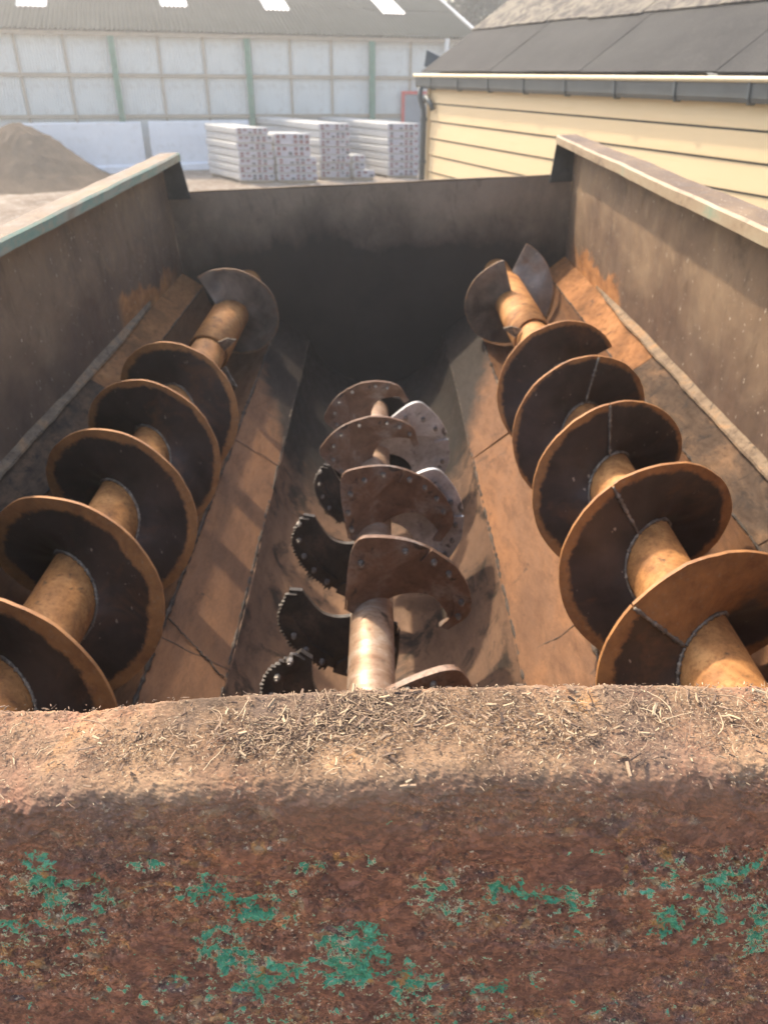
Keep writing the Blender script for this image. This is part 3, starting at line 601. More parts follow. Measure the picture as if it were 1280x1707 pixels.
for sgn in (-1, 1):
    mir = lambda pr: [(sgn*x, D) for x, D in pr] if sgn > 0 else [(sgn*x, D) for x, D in pr][::-1]
    # thick side wall plate, inside face at WH
    sheet('side_wall', 0, 0, mir(lin((WH, DT+0.004), (WH+0.0, 1.10), 14)[::-1]), 60, YF, YE-0.002, M_SIDE, wob=0.006, seed=sgn*3)
    # folded rim: top flange and inner lip
    v = MB(); ny = 70; rows = []
    prof = [(WH+0.012, DT+0.05), (WH+0.012, DT+0.006), (WH+0.004, DT), (RI+0.008, DT), (RI, DT+0.008), (RI, DL), (RI+0.006, DL), (RI+0.006, DT+0.012), (WH-0.001, DT+0.010), (WH+0.006, DT+0.05)]
    pn = len(prof); vv = []; ff = []
    for j in range(ny+1):
        y = YF-0.01+(YE+0.02-YF)*j/ny
        for i, (x, D) in enumerate(prof):
            wv = 0.005*mnoise.noise((y*1.6, sgn*4, 0))+0.0025*mnoise.noise((y*6, sgn*4, i*0.2)); 
            wx = 0.008*mnoise.noise((y*1.3, sgn*9, 2)) if i in (3, 4, 5, 6, 7) else 0
            vv.append((sgn*(x+wx), y, -D+wv))
    for j in range(ny):
        for i in range(pn): ff.append((j*pn+i, j*pn+(i+1) % pn, (j+1)*pn+(i+1) % pn, (j+1)*pn+i))
    ff += [tuple(range(pn)), tuple(ny*pn+i for i in range(pn-1, -1, -1))]
    mids = []
    for fc in ff:
        i = min(q % pn for q in fc) if len(fc) == 4 else 0
        ks = sorted(set(q % pn for q in fc)); mids.append(1 if ks in ([4, 5], [5, 6], [3, 4]) else 0)
    me = mesh(vv, ff, [M_RIMT, M_LIP], mids, name='rim'); bm = bmesh.new(); bm.from_mesh(me); bmesh.ops.recalc_face_normals(bm, faces=bm.faces[:]); bm.to_mesh(me); bm.free()
    rim = ob('rim', me, hop, HOFF)
    # end closing plate under the rim at the far corner
    b = MB(); y = YE-0.006
    b.add([(sgn*(RI+0.004), y-0.008, -DL+0.02), (sgn*(WH-0.001), y-0.008, -DL+0.02), (sgn*(WH-0.001), y-0.008, -DEW-0.03), (sgn*(RI-0.025), y-0.008, -DEW-0.03),
           (sgn*(RI+0.004), y+0.004, -DL+0.02), (sgn*(WH-0.001), y+0.004, -DL+0.02), (sgn*(WH-0.001), y+0.004, -DEW-0.03), (sgn*(RI-0.025), y+0.004, -DEW-0.03)],
          [(0,3,2,1),(4,5,6,7),(0,1,5,4),(1,2,6,5),(2,3,7,6),(3,0,4,7)])
    b.build('corner_gusset', m_wall('gusset_steel_%d' % sgn, (0.05, 0.05, 0.047), (0.09, 0.09, 0.083), (0.15, 0.15, 0.135)), hop, HOFF)
    # ledge strip welded along the wall
    lv = MB(); N_ = 140; vv = []; ff = []
    for j in range(N_+1):
        y = YF+0.02+(3.95-YF)*j/N_; tp = min(1.0, (N_-j)/21.0); wv = 0.0035*mnoise.noise((y*5, sgn*2, 1))+0.003*mnoise.noise((y*17, sgn*2, 5))
        for x, D in ((WH+0.002, 1.060), (WH-0.025*tp+wv, 1.078), (WH-0.027*tp+wv, 1.086), (WH-0.014*tp, 1.092), (WH+0.002, 1.10)): vv.append((sgn*x, y, -D+wv*0.6))
    for j in range(N_):
        for i in range(5): ff.append((j*5+i, j*5+(i+1) % 5, (j+1)*5+(i+1) % 5, (j+1)*5+i))
    ff += [(0,1,2,3,4), tuple(N_*5+i for i in range(4, -1, -1))]
    lv.add(vv, ff); lv.build('ledge_strip', M_LEDGE, hop, HOFF)
    # band, auger trough, slope, in plates along the length
    ys = [YF, 1.66, 2.93, YE-0.004]
    th0 = math.radians(2); th1 = math.radians(126)
    arc = [(AX+TRR*math.cos(th0+(th1-th0)*k/14), AD+TRR*math.sin(th0+(th1-th0)*k/14)) for k in range(15)]
    bandp = lin((WH-0.004, 1.094), (1.066, 1.178), 5); lipp = arc[-1]
    for k in range(3):
        e0, e1 = ys[k]+0.002, ys[k+1]-0.002; q = 0.003*(k % 2)
        sheet('band_plate', 0, 0, mir(bandp[::-1]), 24, e0, e1, M_BANDO if k == 2 else M_BAND, wob=0.006, seed=k)
        sheet('trough_plate', 0, 0, mir([(x, D+q) for x, D in arc][::-1]), 24, e0, e1, M_TROUGH, wob=0.004, seed=k+7)
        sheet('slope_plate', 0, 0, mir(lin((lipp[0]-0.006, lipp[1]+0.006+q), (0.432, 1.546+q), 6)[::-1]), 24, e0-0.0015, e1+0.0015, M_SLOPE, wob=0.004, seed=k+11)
    # weld seams that run the length
    for (x, D, rr) in ((lipp[0]-0.004, lipp[1]+0.003, 0.008), (0.437, 1.547, 0.0065), (1.064, 1.179, 0.005)):
        pts = [(sgn*(x+0.003*mnoise.noise((y*7, sgn, D))), y, -D+0.003*mnoise.noise((y*9, 2, D))) for y in np.linspace(YF+0.02, YE-0.03, 420)]
        MB().tube(pts, [rr*(0.75+0.9*mnoise.noise((p[1]*41, D, sgn))) for p in pts], 6).build('weld_bead', M_SEAM, hop, HOFF, smooth=True)
    # transverse plate joints on the slope
    for k, yj in enumerate((1.65, 2.93)):
        pts = [(sgn*(lipp[0]-0.006+(0.432-lipp[0])*t), yj+0.02*(k-0.5)+0.012*mnoise.noise((t*4, sgn, k)), -(lipp[1]+0.008+(1.546-lipp[1])*t)+0.002) for t in np.linspace(0.02, 0.98, 30)]
        MB().tube(pts, [0.0026*(0.5+1.1*abs(mnoise.noise((p[0]*40, k, sgn)))) for p in pts], 6).build('joint_bead', M_SEAM, hop, HOFF, smooth=True)
LC, LR = 1.42, 0.45
a0 = math.asin((1.55-LC)/LR)
larc = [(LR*math.cos(a0+(PI-2*a0)*k/26)*(0.43/(LR*math.cos(a0))), LC+LR*math.sin(a0+(PI-2*a0)*k/26)) for k in range(27)]
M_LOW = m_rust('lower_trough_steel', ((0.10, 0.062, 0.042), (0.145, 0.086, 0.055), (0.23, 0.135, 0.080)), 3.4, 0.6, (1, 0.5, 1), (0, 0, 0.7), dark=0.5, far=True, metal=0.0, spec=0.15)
ysl = [YF, 1.5, 2.75, YE-0.004]
for k in range(3): sheet('lower_trough_plate', 0, 0, larc[::-1], 24, ysl[k]+0.002, ysl[k+1]-0.002, M_LOW, wob=0.006, seed=k+20)
# far end wall with folded top edge, front wall
ew = MB(); nxe, nze = 60, 34; vv = []; ff = []
for j in range(nze+1):
    for i in range(nxe+1):
        x = -WH+2*WH*i/nxe; D = DEW+(1.93-DEW)*j/nze
        vv.append((x, YE+0.008*mnoise.noise((x*1.5, D*1.5, 3)), -D))
ff = [(j*(nxe+1)+i, j*(nxe+1)+i+1, (j+1)*(nxe+1)+i+1, (j+1)*(nxe+1)+i) for j in range(nze) for i in range(nxe)]
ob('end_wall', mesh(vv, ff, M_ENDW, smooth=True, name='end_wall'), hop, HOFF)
MB().box((-WH, YE+0.011, -1.95), (WH, YE+0.018, -DEW-0.01)).build('end_wall_backing', M_ENDW, hop, HOFF)
pts = [(x, YE+0.012+0.004*mnoise.noise((x*3, 1, 1)), -DEW+0.002+0.003*mnoise.noise((x*4, 2, 7))) for x in np.linspace(-WH-0.01, WH+0.01, 60)]
MB().tube(pts, 0.0085, 8).build('end_wall_edge', M_RIMT, hop, HOFF, smooth=True)
MB().box((-WH, YF+0.008, -1.93), (WH, YF+0.016, -0.53)).build('front_wall', M_ENDW, hop, HOFF)
# outside skin, chassis and wheels (below the frame of the photograph)
M_CHAS = m_rust('chassis_paint', ((0.03, 0.10, 0.07), (0.05, 0.16, 0.11), (0.16, 0.08, 0.05)), 4, 0.6)
for sgn in (-1, 1):
    MB().add([(sgn*(WH+0.016), YF, -0.49), (sgn*(WH+0.016), YE+0.02, -0.49), (sgn*(WH+0.016), YE+0.02, -1.15), (sgn*(WH+0.016), YF, -1.15), (sgn*0.62, YF, -1.95), (sgn*0.62, YE+0.02, -1.95)],
             [(0,1,2,3), (3,2,5,4)]).build('outer_skin', M_CHAS, hop, HOFF)
    MB().box((sgn*0.5-0.06, YF-0.25, -2.16), (sgn*0.5+0.06, YE+0.1, -1.955)).build('chassis_beam', M_CHAS, hop, HOFF)
MB().box((-0.62, YF, -1.952), (0.62, YE, -1.945)).build('floor_skin', M_CHAS, hop, HOFF)
MB().box((-1.0, 2.95, -2.42), (1.0, 3.07, -2.30)).box((-0.1, 2.97, -2.30), (0.1, 3.05, -2.15)).box((-0.56, 2.97, -2.30), (-0.44, 3.05, -2.15)).box((0.44, 2.97, -2.30), (0.56, 3.05, -2.15)).build('axle', M_CHAS, hop, HOFF)
M_TYRE = m_simple('tyre_rubber', (0.03, 0.03, 0.03), 0.2, 10, 0.85)
HMi = HM.inverted()
for sgn in (-1, 1):
    cw = HM @ Vector((sgn*0.96, 3.01, -2.36)); r_ = cw.z+0.03
    prof = [(-0.13, r_*0.55), (-0.145, r_*0.8), (-0.12, r_*0.97), (0, r_), (0.12, r_*0.97), (0.145, r_*0.8), (0.13, r_*0.55)]; n = 36
    v = [(sgn*0.96+x, 3.01+q*math.cos(2*PI*k/n), -2.36+q*math.sin(2*PI*k/n)) for k in range(n) for x, q in prof]; m_ = len(prof)
    f = [(k*m_+i, k*m_+i+1, ((k+1) % n)*m_+i+1, ((k+1) % n)*m_+i) for k in range(n) for i in range(m_-1)]
    wh = empty('wheel'); wh.parent = hop; wh.location = HOFF
    ob('tyre', mesh(v, f, M_TYRE, smooth=True, name='tyre'), wh)
    MB().tube([(sgn*0.96-0.12, 3.01, -2.36), (sgn*0.96-0.05, 3.01, -2.36), (sgn*0.96+0.05, 3.01, -2.36), (sgn*0.96+0.12, 3.01, -2.36)], [r_*0.56, r_*0.5, r_*0.5, r_*0.56], 28).build('rim', M_CHAS, wh)
MB().tube([(0, 0.35, -2.06), (0, -0.55, -2.2), (0, -0.62, -2.3), (0, -0.62, -2.98)], [0.06, 0.06, 0.055, 0.05], 12).box((-0.5, 0.28, -2.14), (0.5, 0.4, -1.98)).build('drawbar_stand', M_CHAS, hop, HOFF)

# ------------------------------------------------------------------ side augers
M_SHAFT = m_rust('rusty_auger_tube', ((0.17, 0.075, 0.03), (0.40, 0.185, 0.062), (0.55, 0.29, 0.11)), 13, 0.58, (1, 1.0, 1), dark=0.12, spec=0.3)
M_FL = m_flight('auger_flight', 0.085)
M_FLW = m_flight('auger_flight_wide_rust', 0.16)
M_FLO = m_flight('auger_flight_rusted', 0.22, orange=1.0)
M_FLE = m_flight('auger_end_flight', 0.06, face=(0.16, 0.13, 0.105), rim=((0.20, 0.12, 0.07), (0.36, 0.22, 0.12)))
M_WELD = m_rust('weld_metal', ((0.085, 0.066, 0.050), (0.20, 0.16, 0.12), (0.44, 0.375, 0.29)), 38, 0.65, metal=0.15, spec=0.3)
SR = 0.082
PITCH = 0.397
def flight_mesh(s, a0, a1, yfn, r0, r1, mat, thick=0.009, wob=0.004, seed=0, step=5):
    """helical plate: clockwise angle a (degrees from the top, mirrored by s), with thickness; uv = (angle, radius)"""
    na = max(4, int(abs(a1-a0)/step)); rs = [r0+(r1-r0)*k/7 for k in range(8)]; n = len(rs); v = []; uv = []
    for side in (0, 1):
        for j in range(na+1):
            a = a0+(a1-a0)*j/na; ra = R(a)
            for i, r in enumerate(rs):
                rr = r+(0.004*mnoise.noise((ra*2.3+seed, s, 1))+0.0025*mnoise.noise((ra*11+seed, s, 4)) if i == n-1 else 0)
                w_ = wob*1.6*mnoise.noise((ra*1.1, r*9, seed))+wob*0.6*mnoise.noise((ra*4, r*20, seed))
                v.append((s*rr*math.sin(ra), yfn(a)+w_+(thick if side else 0), rr*math.cos(ra))); uv.append((a/360, (r-r0)/(r1-r0)))
    N = n*(na+1); f = []
    for j in range(na):
        for i in range(n-1):
            a = j*n+i; f.append((a, a+1, a+n+1, a+n)); f.append((N+a, N+a+n, N+a+n+1, N+a+1))
        a = j*n+n-1; f.append((a, N+a, N+a+n, a+n)); a = j*n; f.append((a, a+n, N+a+n, N+a))
    for i in range(n-1):
        f.append((i, N+i, N+i+1, i+1)); a = na*n+i; f.append((a, a+1, N+a+1, N+a))
    me = mesh(v, f, mat, smooth=True, uv=uv, name='flight'); bm = bmesh.new(); bm.from_mesh(me); bmesh.ops.recalc_face_normals(bm, faces=bm.faces[:]); bm.to_mesh(me); bm.free()
    me.set_sharp_from_angle(angle=R(35)); return me
def bead(pts, r, seed=0):
    return MB().tube(pts, [r*(0.45+1.5*abs(mnoise.noise((i*1.37, seed, 3)))) for i in range(len(pts))], 6)
def side_auger(s, dtop, seams, aend, label):
    t = empty('auger', mat=HM @ Matrix.Translation((s*AX-0.018*(s > 0), YF, -AD))); tag(t, label, 'auger', 'side augers')
    yf = lambda a: dtop-YF+PITCH*a/360.0
    # tube
    n = 40; ny = 60; L = YE-YF-0.004; v = []; f = []
    for j in range(ny+1):
        for k in range(n):
            q = 2*PI*k/n; rr = SR+0.0012*mnoise.noise((q*2, j*0.4, s)); v.append((rr*math.sin(q), 0.02+(L-0.02)*j/ny, rr*math.cos(q)))
    f = [(j*n+k, (j+1)*n+k, (j+1)*n+(k+1) % n, j*n+(k+1) % n) for j in range(ny) for k in range(n)]
    ob('tube', mesh(v, f, M_SHAFT, smooth=True, name='tube'), t)
    # flight, one plate for each turn, with the weld against the tube and the weld across the joint
    st = [-2*360+seams[0]+40 if False else seams[0]-360*2]+[seams[0]-360]+[seams[k]+360*k for k in range(len(seams))]+[aend]
    st = [a for a in st if yf(a) > 0.02]
    for k in range(len(st)-1):
        a0, a1 = st[k]+0.4, st[k+1]-0.4
        kk = len(st)-1-k
        mat = M_FLO if (s > 0 and abs(st[k]-seams[0]) < 1) else (M_FLW if (s < 0 and yf(st[k]) < 1.9) or (s > 0 and yf(st[k]) < 0.6) else M_FL)
        fl = ob('flight', flight_mesh(s, a0, a1, yf, SR-0.003, AR, mat, seed=k*3.1+s), t)
        pts = [(s*(SR+0.004)*math.sin(R(a)), yf(a)-0.003, (SR+0.004)*math.cos(R(a))) for a in np.arange(a0, a1, 2.0)]
        bead(pts, 0.0056, k).build('weld_bead', M_WELD, fl, smooth=True)
        if k > 0:
            ra = R(st[k]); pts = [(s*r*math.sin(ra), yf(st[k])-0.004+0.002*mnoise.noise((r*60, k, 1)), r*math.cos(ra)) for r in np.linspace(SR+0.01, AR-0.005, 26)]
            bead(pts, 0.0062, k+5).build('joint_weld', M_WELD, fl, smooth=True)
    return t, yf
tR, yfR = side_auger(1, 1.262, [-48, -30, -6, 10], 4*360+62, 'rusty spiral auger along the right side of the hopper')
tL, yfL = side_auger(-1, 1.217, [175, 190, 200, 205], 4*360+98, 'rusty spiral auger along the left side of the hopper')
# sleeve with an open near end and a torn collar, reverse end flights
def sleeve(t, y0, y1, r, s):
    n = 36; v = []; f = []
    for (y, rr) in ((y0, r-0.009), (y0, r), (y1, r), (y1, r-0.009)):
        for k in range(n):
            q = 2*PI*k/n; yy = y+(0.035*math.sin(q+1.0)*s if y == y0 else 0); v.append((rr*math.sin(q), yy, rr*math.cos(q)))
    for j in range(3): f += [(j*n+k, (j+1)*n+k, (j+1)*n+(k+1) % n, j*n+(k+1) % n) for k in range(n)]
    f += [(3*n+k, k, (k+1) % n, 3*n+(k+1) % n) for k in range(n)]
    return ob('sleeve', mesh(v, f, M_SHAFT, smooth=True, name='sleeve'), t)
sleeve(tL, 3.42-YF, 4.3-YF, 0.097, -1); sleeve(tR, 3.40-YF, 4.3-YF, 0.097, 1)
ob('end_flight', flight_mesh(1, -27, 230, lambda a: 3.93-YF+0.26*(a+27)/257, 0.094, AR+0.004, M_FLE, seed=31, wob=0.01), tL)
ob('end_flight', flight_mesh(-1, 17, 335, lambda a: 3.92-YF+0.42*(a-17)/318, 0.094, AR+0.004, M_FLE, seed=37, wob=0.01), tR)
# torn collar plates by the sleeve mouths
for t, s in ((tL, -1), (tR, 1)):
    for (a, l, wd) in ((150, 0.13, 0.09), (60, 0.07, 0.05)):
        b = MB(); ra = R(a); d = Vector((-s*math.sin(ra), 0, math.cos(ra))); e = Vector((-s*math.cos(ra), 0, -math.sin(ra)))
        o = d*0.09+Vector((0, 3.36-YF, 0))
        q = [o-e*wd*0.5, o+e*wd*0.5, o+d*l+e*wd*0.35+Vector((0, 0.03, 0)), o+d*l*0.8-e*wd*0.4+Vector((0, -0.02, 0))]
        b.add([p for p in q]+[p+Vector((0, 0.009, 0)) for p in q], [(3,2,1,0), (4,5,6,7), (0,1,5,4), (1,2,6,5), (2,3,7,6), (3,0,4,7)])
        b.build('torn_collar', M_WELD, t)
# ------------------------------------------------------------------ cutting auger at the bottom
CD, CR = 1.46, 0.066
M_CSH = m_rust('scuffed_cutting_shaft', ((0.22, 0.12, 0.07), (0.40, 0.27, 0.18), (0.52, 0.44, 0.36)), 8, 0.38, (1, 2.5, 1), dark=0.3, metal=0.35)
M_ARM = m_rust('rusty_knife_arm', ((0.10, 0.056, 0.036), (0.19, 0.108, 0.066), (0.27, 0.225, 0.19)), 9, 0.48, dark=0.25, metal=0.2)
M_GREY = m_rust('bare_steel_arm', ((0.30, 0.265, 0.235), (0.50, 0.485, 0.475), (0.72, 0.70, 0.68)), 9, 0.36, dark=0.2, metal=0.45)
M_DKA = m_rust('dark_oily_arm', ((0.024, 0.019, 0.016), (0.052, 0.040, 0.031), (0.115, 0.078, 0.054)), 9, 0.5)
M_BOLT = m_rust('bolt_steel', ((0.06, 0.05, 0.045), (0.20, 0.17, 0.14), (0.38, 0.35, 0.32)), 30, 0.42, metal=0.5)
cut = empty('cutting_auger', mat=HM @ Matrix.Translation((0, YF, -CD)))
tag(cut, 'central cutting auger with bolted hooked knives in the bottom of the hopper', 'cutting auger')
MB().tube([(0.0, 0.02+k*0.12, 0.0) for k in range(25)], [CR*(1+0.008*mnoise.noise((k*0.7, 1, 1))) for k in range(25)], 36).build('shaft', M_CSH, cut, smooth=True)
M_BEAR = m_rust('grimed_bearing_plate', ((0.014, 0.013, 0.012), (0.025, 0.022, 0.02), (0.045, 0.036, 0.03)), 8, 0.8, metal=0.0, spec=0.1)
bp_ = [(-0.30, -1.92), (0.30, -1.92), (0.17, -1.50), (0.12, -1.40), (0.0, -1.365), (-0.12, -1.40), (-0.17, -1.50)]
MB().prism(bp_, 3.30, 3.33).build('bearing_plate', M_BEAR, hop, HOFF)
AO = 0.305
def strip_mesh(angs, rin, rout, yfn, thick, mat, name):
    v = []; N = len(angs)
    for dy in (0, thick):
        for a, ri, ro in zip(angs, rin, rout):
            for q in range(5):
                r = ri+(ro-ri)*q/4; v.append((r*math.sin(R(a)), yfn(a)+dy, r*math.cos(R(a))))
    f = []; M_ = 5*N
    for j in range(N-1):
        for i in range(4):
            a = j*5+i; f.append((a, a+1, a+6, a+5)); f.append((M_+a, M_+a+5, M_+a+6, M_+a+1))
        a = j*5+4; f.append((a, M_+a, M_+a+5, a+5)); a = j*5; f.append((a, a+5, M_+a+5, M_+a))
    for i in range(4): f.append((i, M_+i, M_+i+1, i+1)); a = (N-1)*5+i; f.append((a, a+1, M_+a+1, M_+a))
    me = mesh(v, f, mat, name=name); bm = bmesh.new(); bm.from_mesh(me); bmesh.ops.remove_doubles(bm, verts=bm.verts[:], dist=1e-6); bmesh.ops.recalc_face_normals(bm, faces=bm.faces[:])
    for fc in bm.faces: fc.smooth = True
    bm.to_mesh(me); bm.free(); me.set_sharp_from_angle(angle=R(30)); return me
def smooth01(t): t = min(1, max(0, t)); return t*t*(3-2*t)
KA = 0.0006                                # metres of advance per degree
ycl = lambda a: KA*a
def r_outer(a, end, sd_):
    b = 0.078/math.sin(R(-a)) if a < -8 else 0.078/math.sin(R(8))*(1+(a+8)/8.0) if a < 40 else 9.0
    return (b**-5+AO**-5)**-0.2*(1-0.14*smooth01((a-end+26)/26))+0.004*mnoise.noise((a*0.09, sd_, 2))
arm_me = {}
for nm, mt, end, cut_ in (('rust', M_ARM, 114, 0.145), ('grey', M_GREY, 118, 0.13), ('dark', M_DKA, 100, 0.120)):
    sd_ = len(nm); angs = list(np.linspace(-60, end, 90))
    rin = [CR-0.004+(cut_*math.sqrt(smooth01((a-46)/40)) if a > 46 else 0)+(0.055*smooth01((a-78)/34)) for a in angs]
    rout = [r_outer(a, end, sd_) for a in angs]; rin = [min(i_, o_-0.022) for i_, o_ in zip(rin, rout)]
    plate = strip_mesh(angs, rin, rout, ycl, 0.014, mt, 'arm_plate')
    # segment knife with straight inner edge at the leading side
    ka = list(np.linspace(-56, 27, 44)); ko = [r_outer(a, end, sd_)+0.008 for a in ka]
    ki = [min(o-0.006, 0.118/math.cos(R(a+37))) for a, o in zip(ka, ko)]
    seg = strip_mesh(ka, ki, ko, lambda a: ycl(a)-0.0105, 0.010, mt, 'segment_knife')
    # knife strip along the trailing edge: toothed on the dark arms, worn smooth on the others
    kb = list(np.linspace(32, end-2, 99)); tooth = 0.012 if nm == 'dark' else 0.0
    ser = strip_mesh(kb, [r_outer(a, end, sd_)-0.050+0.026*smooth01((a-end+34)/34) for a in kb], [r_outer(a, end, sd_)+0.006+(tooth*(0.5+abs(mnoise.noise((i*0.31, 3, 3)))*1.6) if i % 4 < 2 else 0) for i, a in enumerate(kb)], lambda a: ycl(a)-0.0105, 0.010, mt, 'serrated_knife' if tooth else 'worn_knife')
    arm_me[nm] = (plate, seg, ser)
bolt_me = MB().tube([(0, -0.020, 0), (0, -0.006, 0)], [0.0095, 0.0095], 6).tube([(0, -0.026, 0), (0, -0.020, 0)], [0.005, 0.0055], 8).tube([(0, -0.006, 0), (0, 0.016, 0)], 0.0055, 6).mesh(M_BOLT, name='bolt')
bolts = [(-36, 0.36), (-22, 0.55), (-10, 0.75), (4, 0.87), (18, 0.92), (38, 0.93), (52, 0.93), (66, 0.93), (80, 0.92), (94, 0.90)]
def knife_arm(d, rot, kind, sc=1.0, label=None):
    e = empty('knife_arm'); e.parent = cut; e.location = (0, d-YF, 0); e.rotation_euler = (0, R(rot), 0); e.scale = (sc, 1, sc)
    e.rotation_euler = (R(random.uniform(-4, 4)), R(rot+random.uniform(-3, 3)), R(random.uniform(-4, 4)))
    pl, sg, sr = arm_me[kind]
    ob('arm_plate', pl, e); ob('segment_knife', sg, e); ob('serrated_knife' if kind == 'dark' else 'worn_knife', sr, e)
    for a, q in bolts:
        if random.random() < 0.2: continue
        r = AO*q; ob('bolt', bolt_me, e, (r*math.sin(R(a)), ycl(a)-0.007, r*math.cos(R(a))), (0, random.random(), 0))
for (d, rot, k1, sc) in ((0.95, 60, 'rust', 1.0), (1.37, 66, 'rust', 0.88), (1.77, 4, 'rust', 0.98), (2.18, -10, 'rust', 0.95), (2.29, 56, 'grey', 1.06), (2.66, -50, 'rust', 0.80), (2.82, 48, 'grey', 1.04), (3.06, -62, 'rust', 0.76),
                         (0.98, 240, 'dark', 1.0), (1.36, 214, 'dark', 0.93), (1.80, 181, 'dark', 0.98), (2.20, 182, 'dark', 0.98), (2.60, 188, 'dark', 0.8)):
    knife_arm(d, rot, k1, sc)

# ------------------------------------------------------------------ front beam: folded edge of the front wall, thick scale rust and flaking green paint
YB0, YB1, DB = 0.368, 0.478, 0.478
PAINT = [(75, 1500, 55, 70, .60), (30, 1450, 40, 30, .60), (150, 1510, 50, 50, .54), (265, 1400, 60, 45, .55), (235, 1460, 40, 25, .62), (335, 1510, 60, 30, .54), (495, 1440, 40, 16, .60),
         (525, 1465, 50, 16, .62), (610, 1450, 45, 30, .57), (420, 1535, 70, 30, .53), (370, 1600, 60, 50, .56), (440, 1650, 90, 45, .56), (590, 1620, 70, 50, .62), (680, 1650, 60, 40, .58), (740, 1500, 60, 30, .52),
         (830, 1500, 50, 25, .53), (930, 1520, 70, 35, .56), (1125, 1555, 32, 32, .64), (1210, 1500, 70, 90, .57), (1265, 1560, 35, 60, .58), (890, 1350, 35, 20, .54), (1170, 1380, 60, 30, .50), (640, 1390, 60, 35, .50), (160, 1390, 70, 30, .50), (120, 1580, 50, 25, .52)]
def beam_face(px, py):
    r = ray(FH, px, py); t = YB0/r.y; return Vector((r.x*t-XC, r.y*t, r.z*t))
def m_beam():
    n = NT('scaled_rust_and_green_paint', 0.75, spec=0.35); o = n.xyz(); x, y, z = o
    warp = n.t.nodes.new('ShaderNodeVectorMath'); warp.operation = 'ADD'
    wn_ = n.t.nodes.new('ShaderNodeTexNoise'); n.put(wn_.inputs['Vector'], n.obj); wn_.inputs['Scale'].default_value = 22; wn_.inputs['Detail'].default_value = 4
    sc_ = n.t.nodes.new('ShaderNodeVectorMath'); sc_.operation = 'SCALE'; n.put(sc_.inputs[0], wn_.outputs[1]); sc_.inputs['Scale'].default_value = 0.03
    n.put(warp.inputs[0], n.obj); n.put(warp.inputs[1], sc_.outputs[0]); W_ = warp.outputs[0]
    big = n.noise(7.5, 3, 0.5, W_); mid = n.noise(26, 5, 0.62, W_); sml = n.noise(85, 5, 0.68, W_); fine = n.noise(320, 4, 0.7); grit = n.noise(900, 2, 0.6)
    # where paint survives: down the face, in ragged drifts
    facem = n.ramp(n.m('MULTIPLY', z, -1.0), (0.515, 0), (0.60, 1))
    # drifts of surviving paint, where they sit on the face (pixel of the photograph, half-widths in pixels)
    drift = n.m('MULTIPLY', n.noise(6.5, 3, 0.5, n.map(sc=(1, 1, 1.6), loc=(2.3, 0, 0.7))), 0.62)
    for px, py, wx, wy, st in PAINT:
        q = beam_face(px, py); k1 = beam_face(px+wx, py)-q; k2 = beam_face(px, py+wy)-q
        ex = n.m('MULTIPLY', n.m('SUBTRACT', x, q.x), 1/abs(k1.x)); ez = n.m('MULTIPLY', n.m('SUBTRACT', z, q.z), 1/abs(k2.z))
        dd = n.m('ADD', n.m('MULTIPLY', ex, ex), n.m('MULTIPLY', ez, ez))
        drift = n.m('MAXIMUM', drift, n.m('MULTIPLY', n.m('SUBTRACT', 1.0, n.m('MULTIPLY', dd, 0.30)), st*0.90))
    flk = n.noise(230, 3, 0.6, W_)
    blob = n.ramp(n.vor(95, W_, 'SMOOTH_F1'), (0.10, 1.0), (0.62, 0.0))
    pv = n.m('ADD', n.m('ADD', n.m('MULTIPLY', drift, 0.60), n.m('MULTIPLY', mid, 0.42)), n.m('ADD', n.m('ADD', n.m('MULTIPLY', sml, 0.62), n.m('MULTIPLY', flk, 0.22)), n.m('MULTIPLY', blob, 0.05)))
    pv = n.m('MULTIPLY', pv, n.m('ADD', n.m('MULTIPLY', facem, 0.16), 0.84))
    P0 = 0.940
    paint = n.ramp(pv, (P0, 0), (P0+0.012, 1)); edge = n.m('SUBTRACT', n.ramp(pv, (P0-0.014, 0), (P0-0.004, 1)), n.ramp(pv, (P0+0.002, 0), (P0+0.012, 1)), clamp=True)
    # rust colours
    rc = n.ramp(mid, (0.26, (0.105, 0.048, 0.033)), (0.44, (0.22, 0.092, 0.050)), (0.58, (0.29, 0.122, 0.060)), (0.74, (0.43, 0.185, 0.068)))
    rc = n.mix(n.ramp(n.noise(12, 5, 0.65, n.map(loc=(7, 3, 1)), 0.5), (0.52, 0), (0.66, 0.75)), rc, (0.125, 0.080, 0.070))
    rc = n.mix(n.ramp(n.noise(34, 4, 0.6, n.map(loc=(1, 9, 4)), 0.7), (0.63, 0), (0.70, 0.85)), rc, (0.42, 0.20, 0.055))
    rc = n.mix(n.ramp(n.noise(9, 6, 0.75, n.map(sc=(1, 1, 1.6), loc=(4, 0, 2)), 0.4), (0.63, 0), (0.69, 0.8)), rc, n.mix(sml, (0.25, 0.12, 0.075), (0.58, 0.36, 0.24)))
    rc = n.mix(0.8, rc, n.mix(n.ramp(fine, (0.3, 0), (0.7, 1)), (0.08, 0.08, 0.08), (0.92, 0.92, 0.92)), 'OVERLAY')
    rc = n.mix(n.ramp(n.noise(240, 3, 0.6, n.map(loc=(6, 2, 9))), (0.63, 0), (0.70, 0.7)), rc, (0.42, 0.26, 0.17))
    rc = n.mix(n.ramp(n.noise(130, 4, 0.65, n.map(loc=(2, 8, 3))), (0.60, 0), (0.68, 0.75)), rc, (0.05, 0.032, 0.030))
    rc = n.mix(n.ramp(n.noise(48, 5, 0.7, n.map(loc=(5, 5, 1)), 0.8), (0.60, 0), (0.67, 0.55)), rc, (0.30, 0.25, 0.17))
    smoo = n.ramp(n.noise(10, 4, 0.55, n.map(sc=(1, 1, 1.5), loc=(11, 3, 6)), 0.5), (0.50, 0), (0.545, 1))
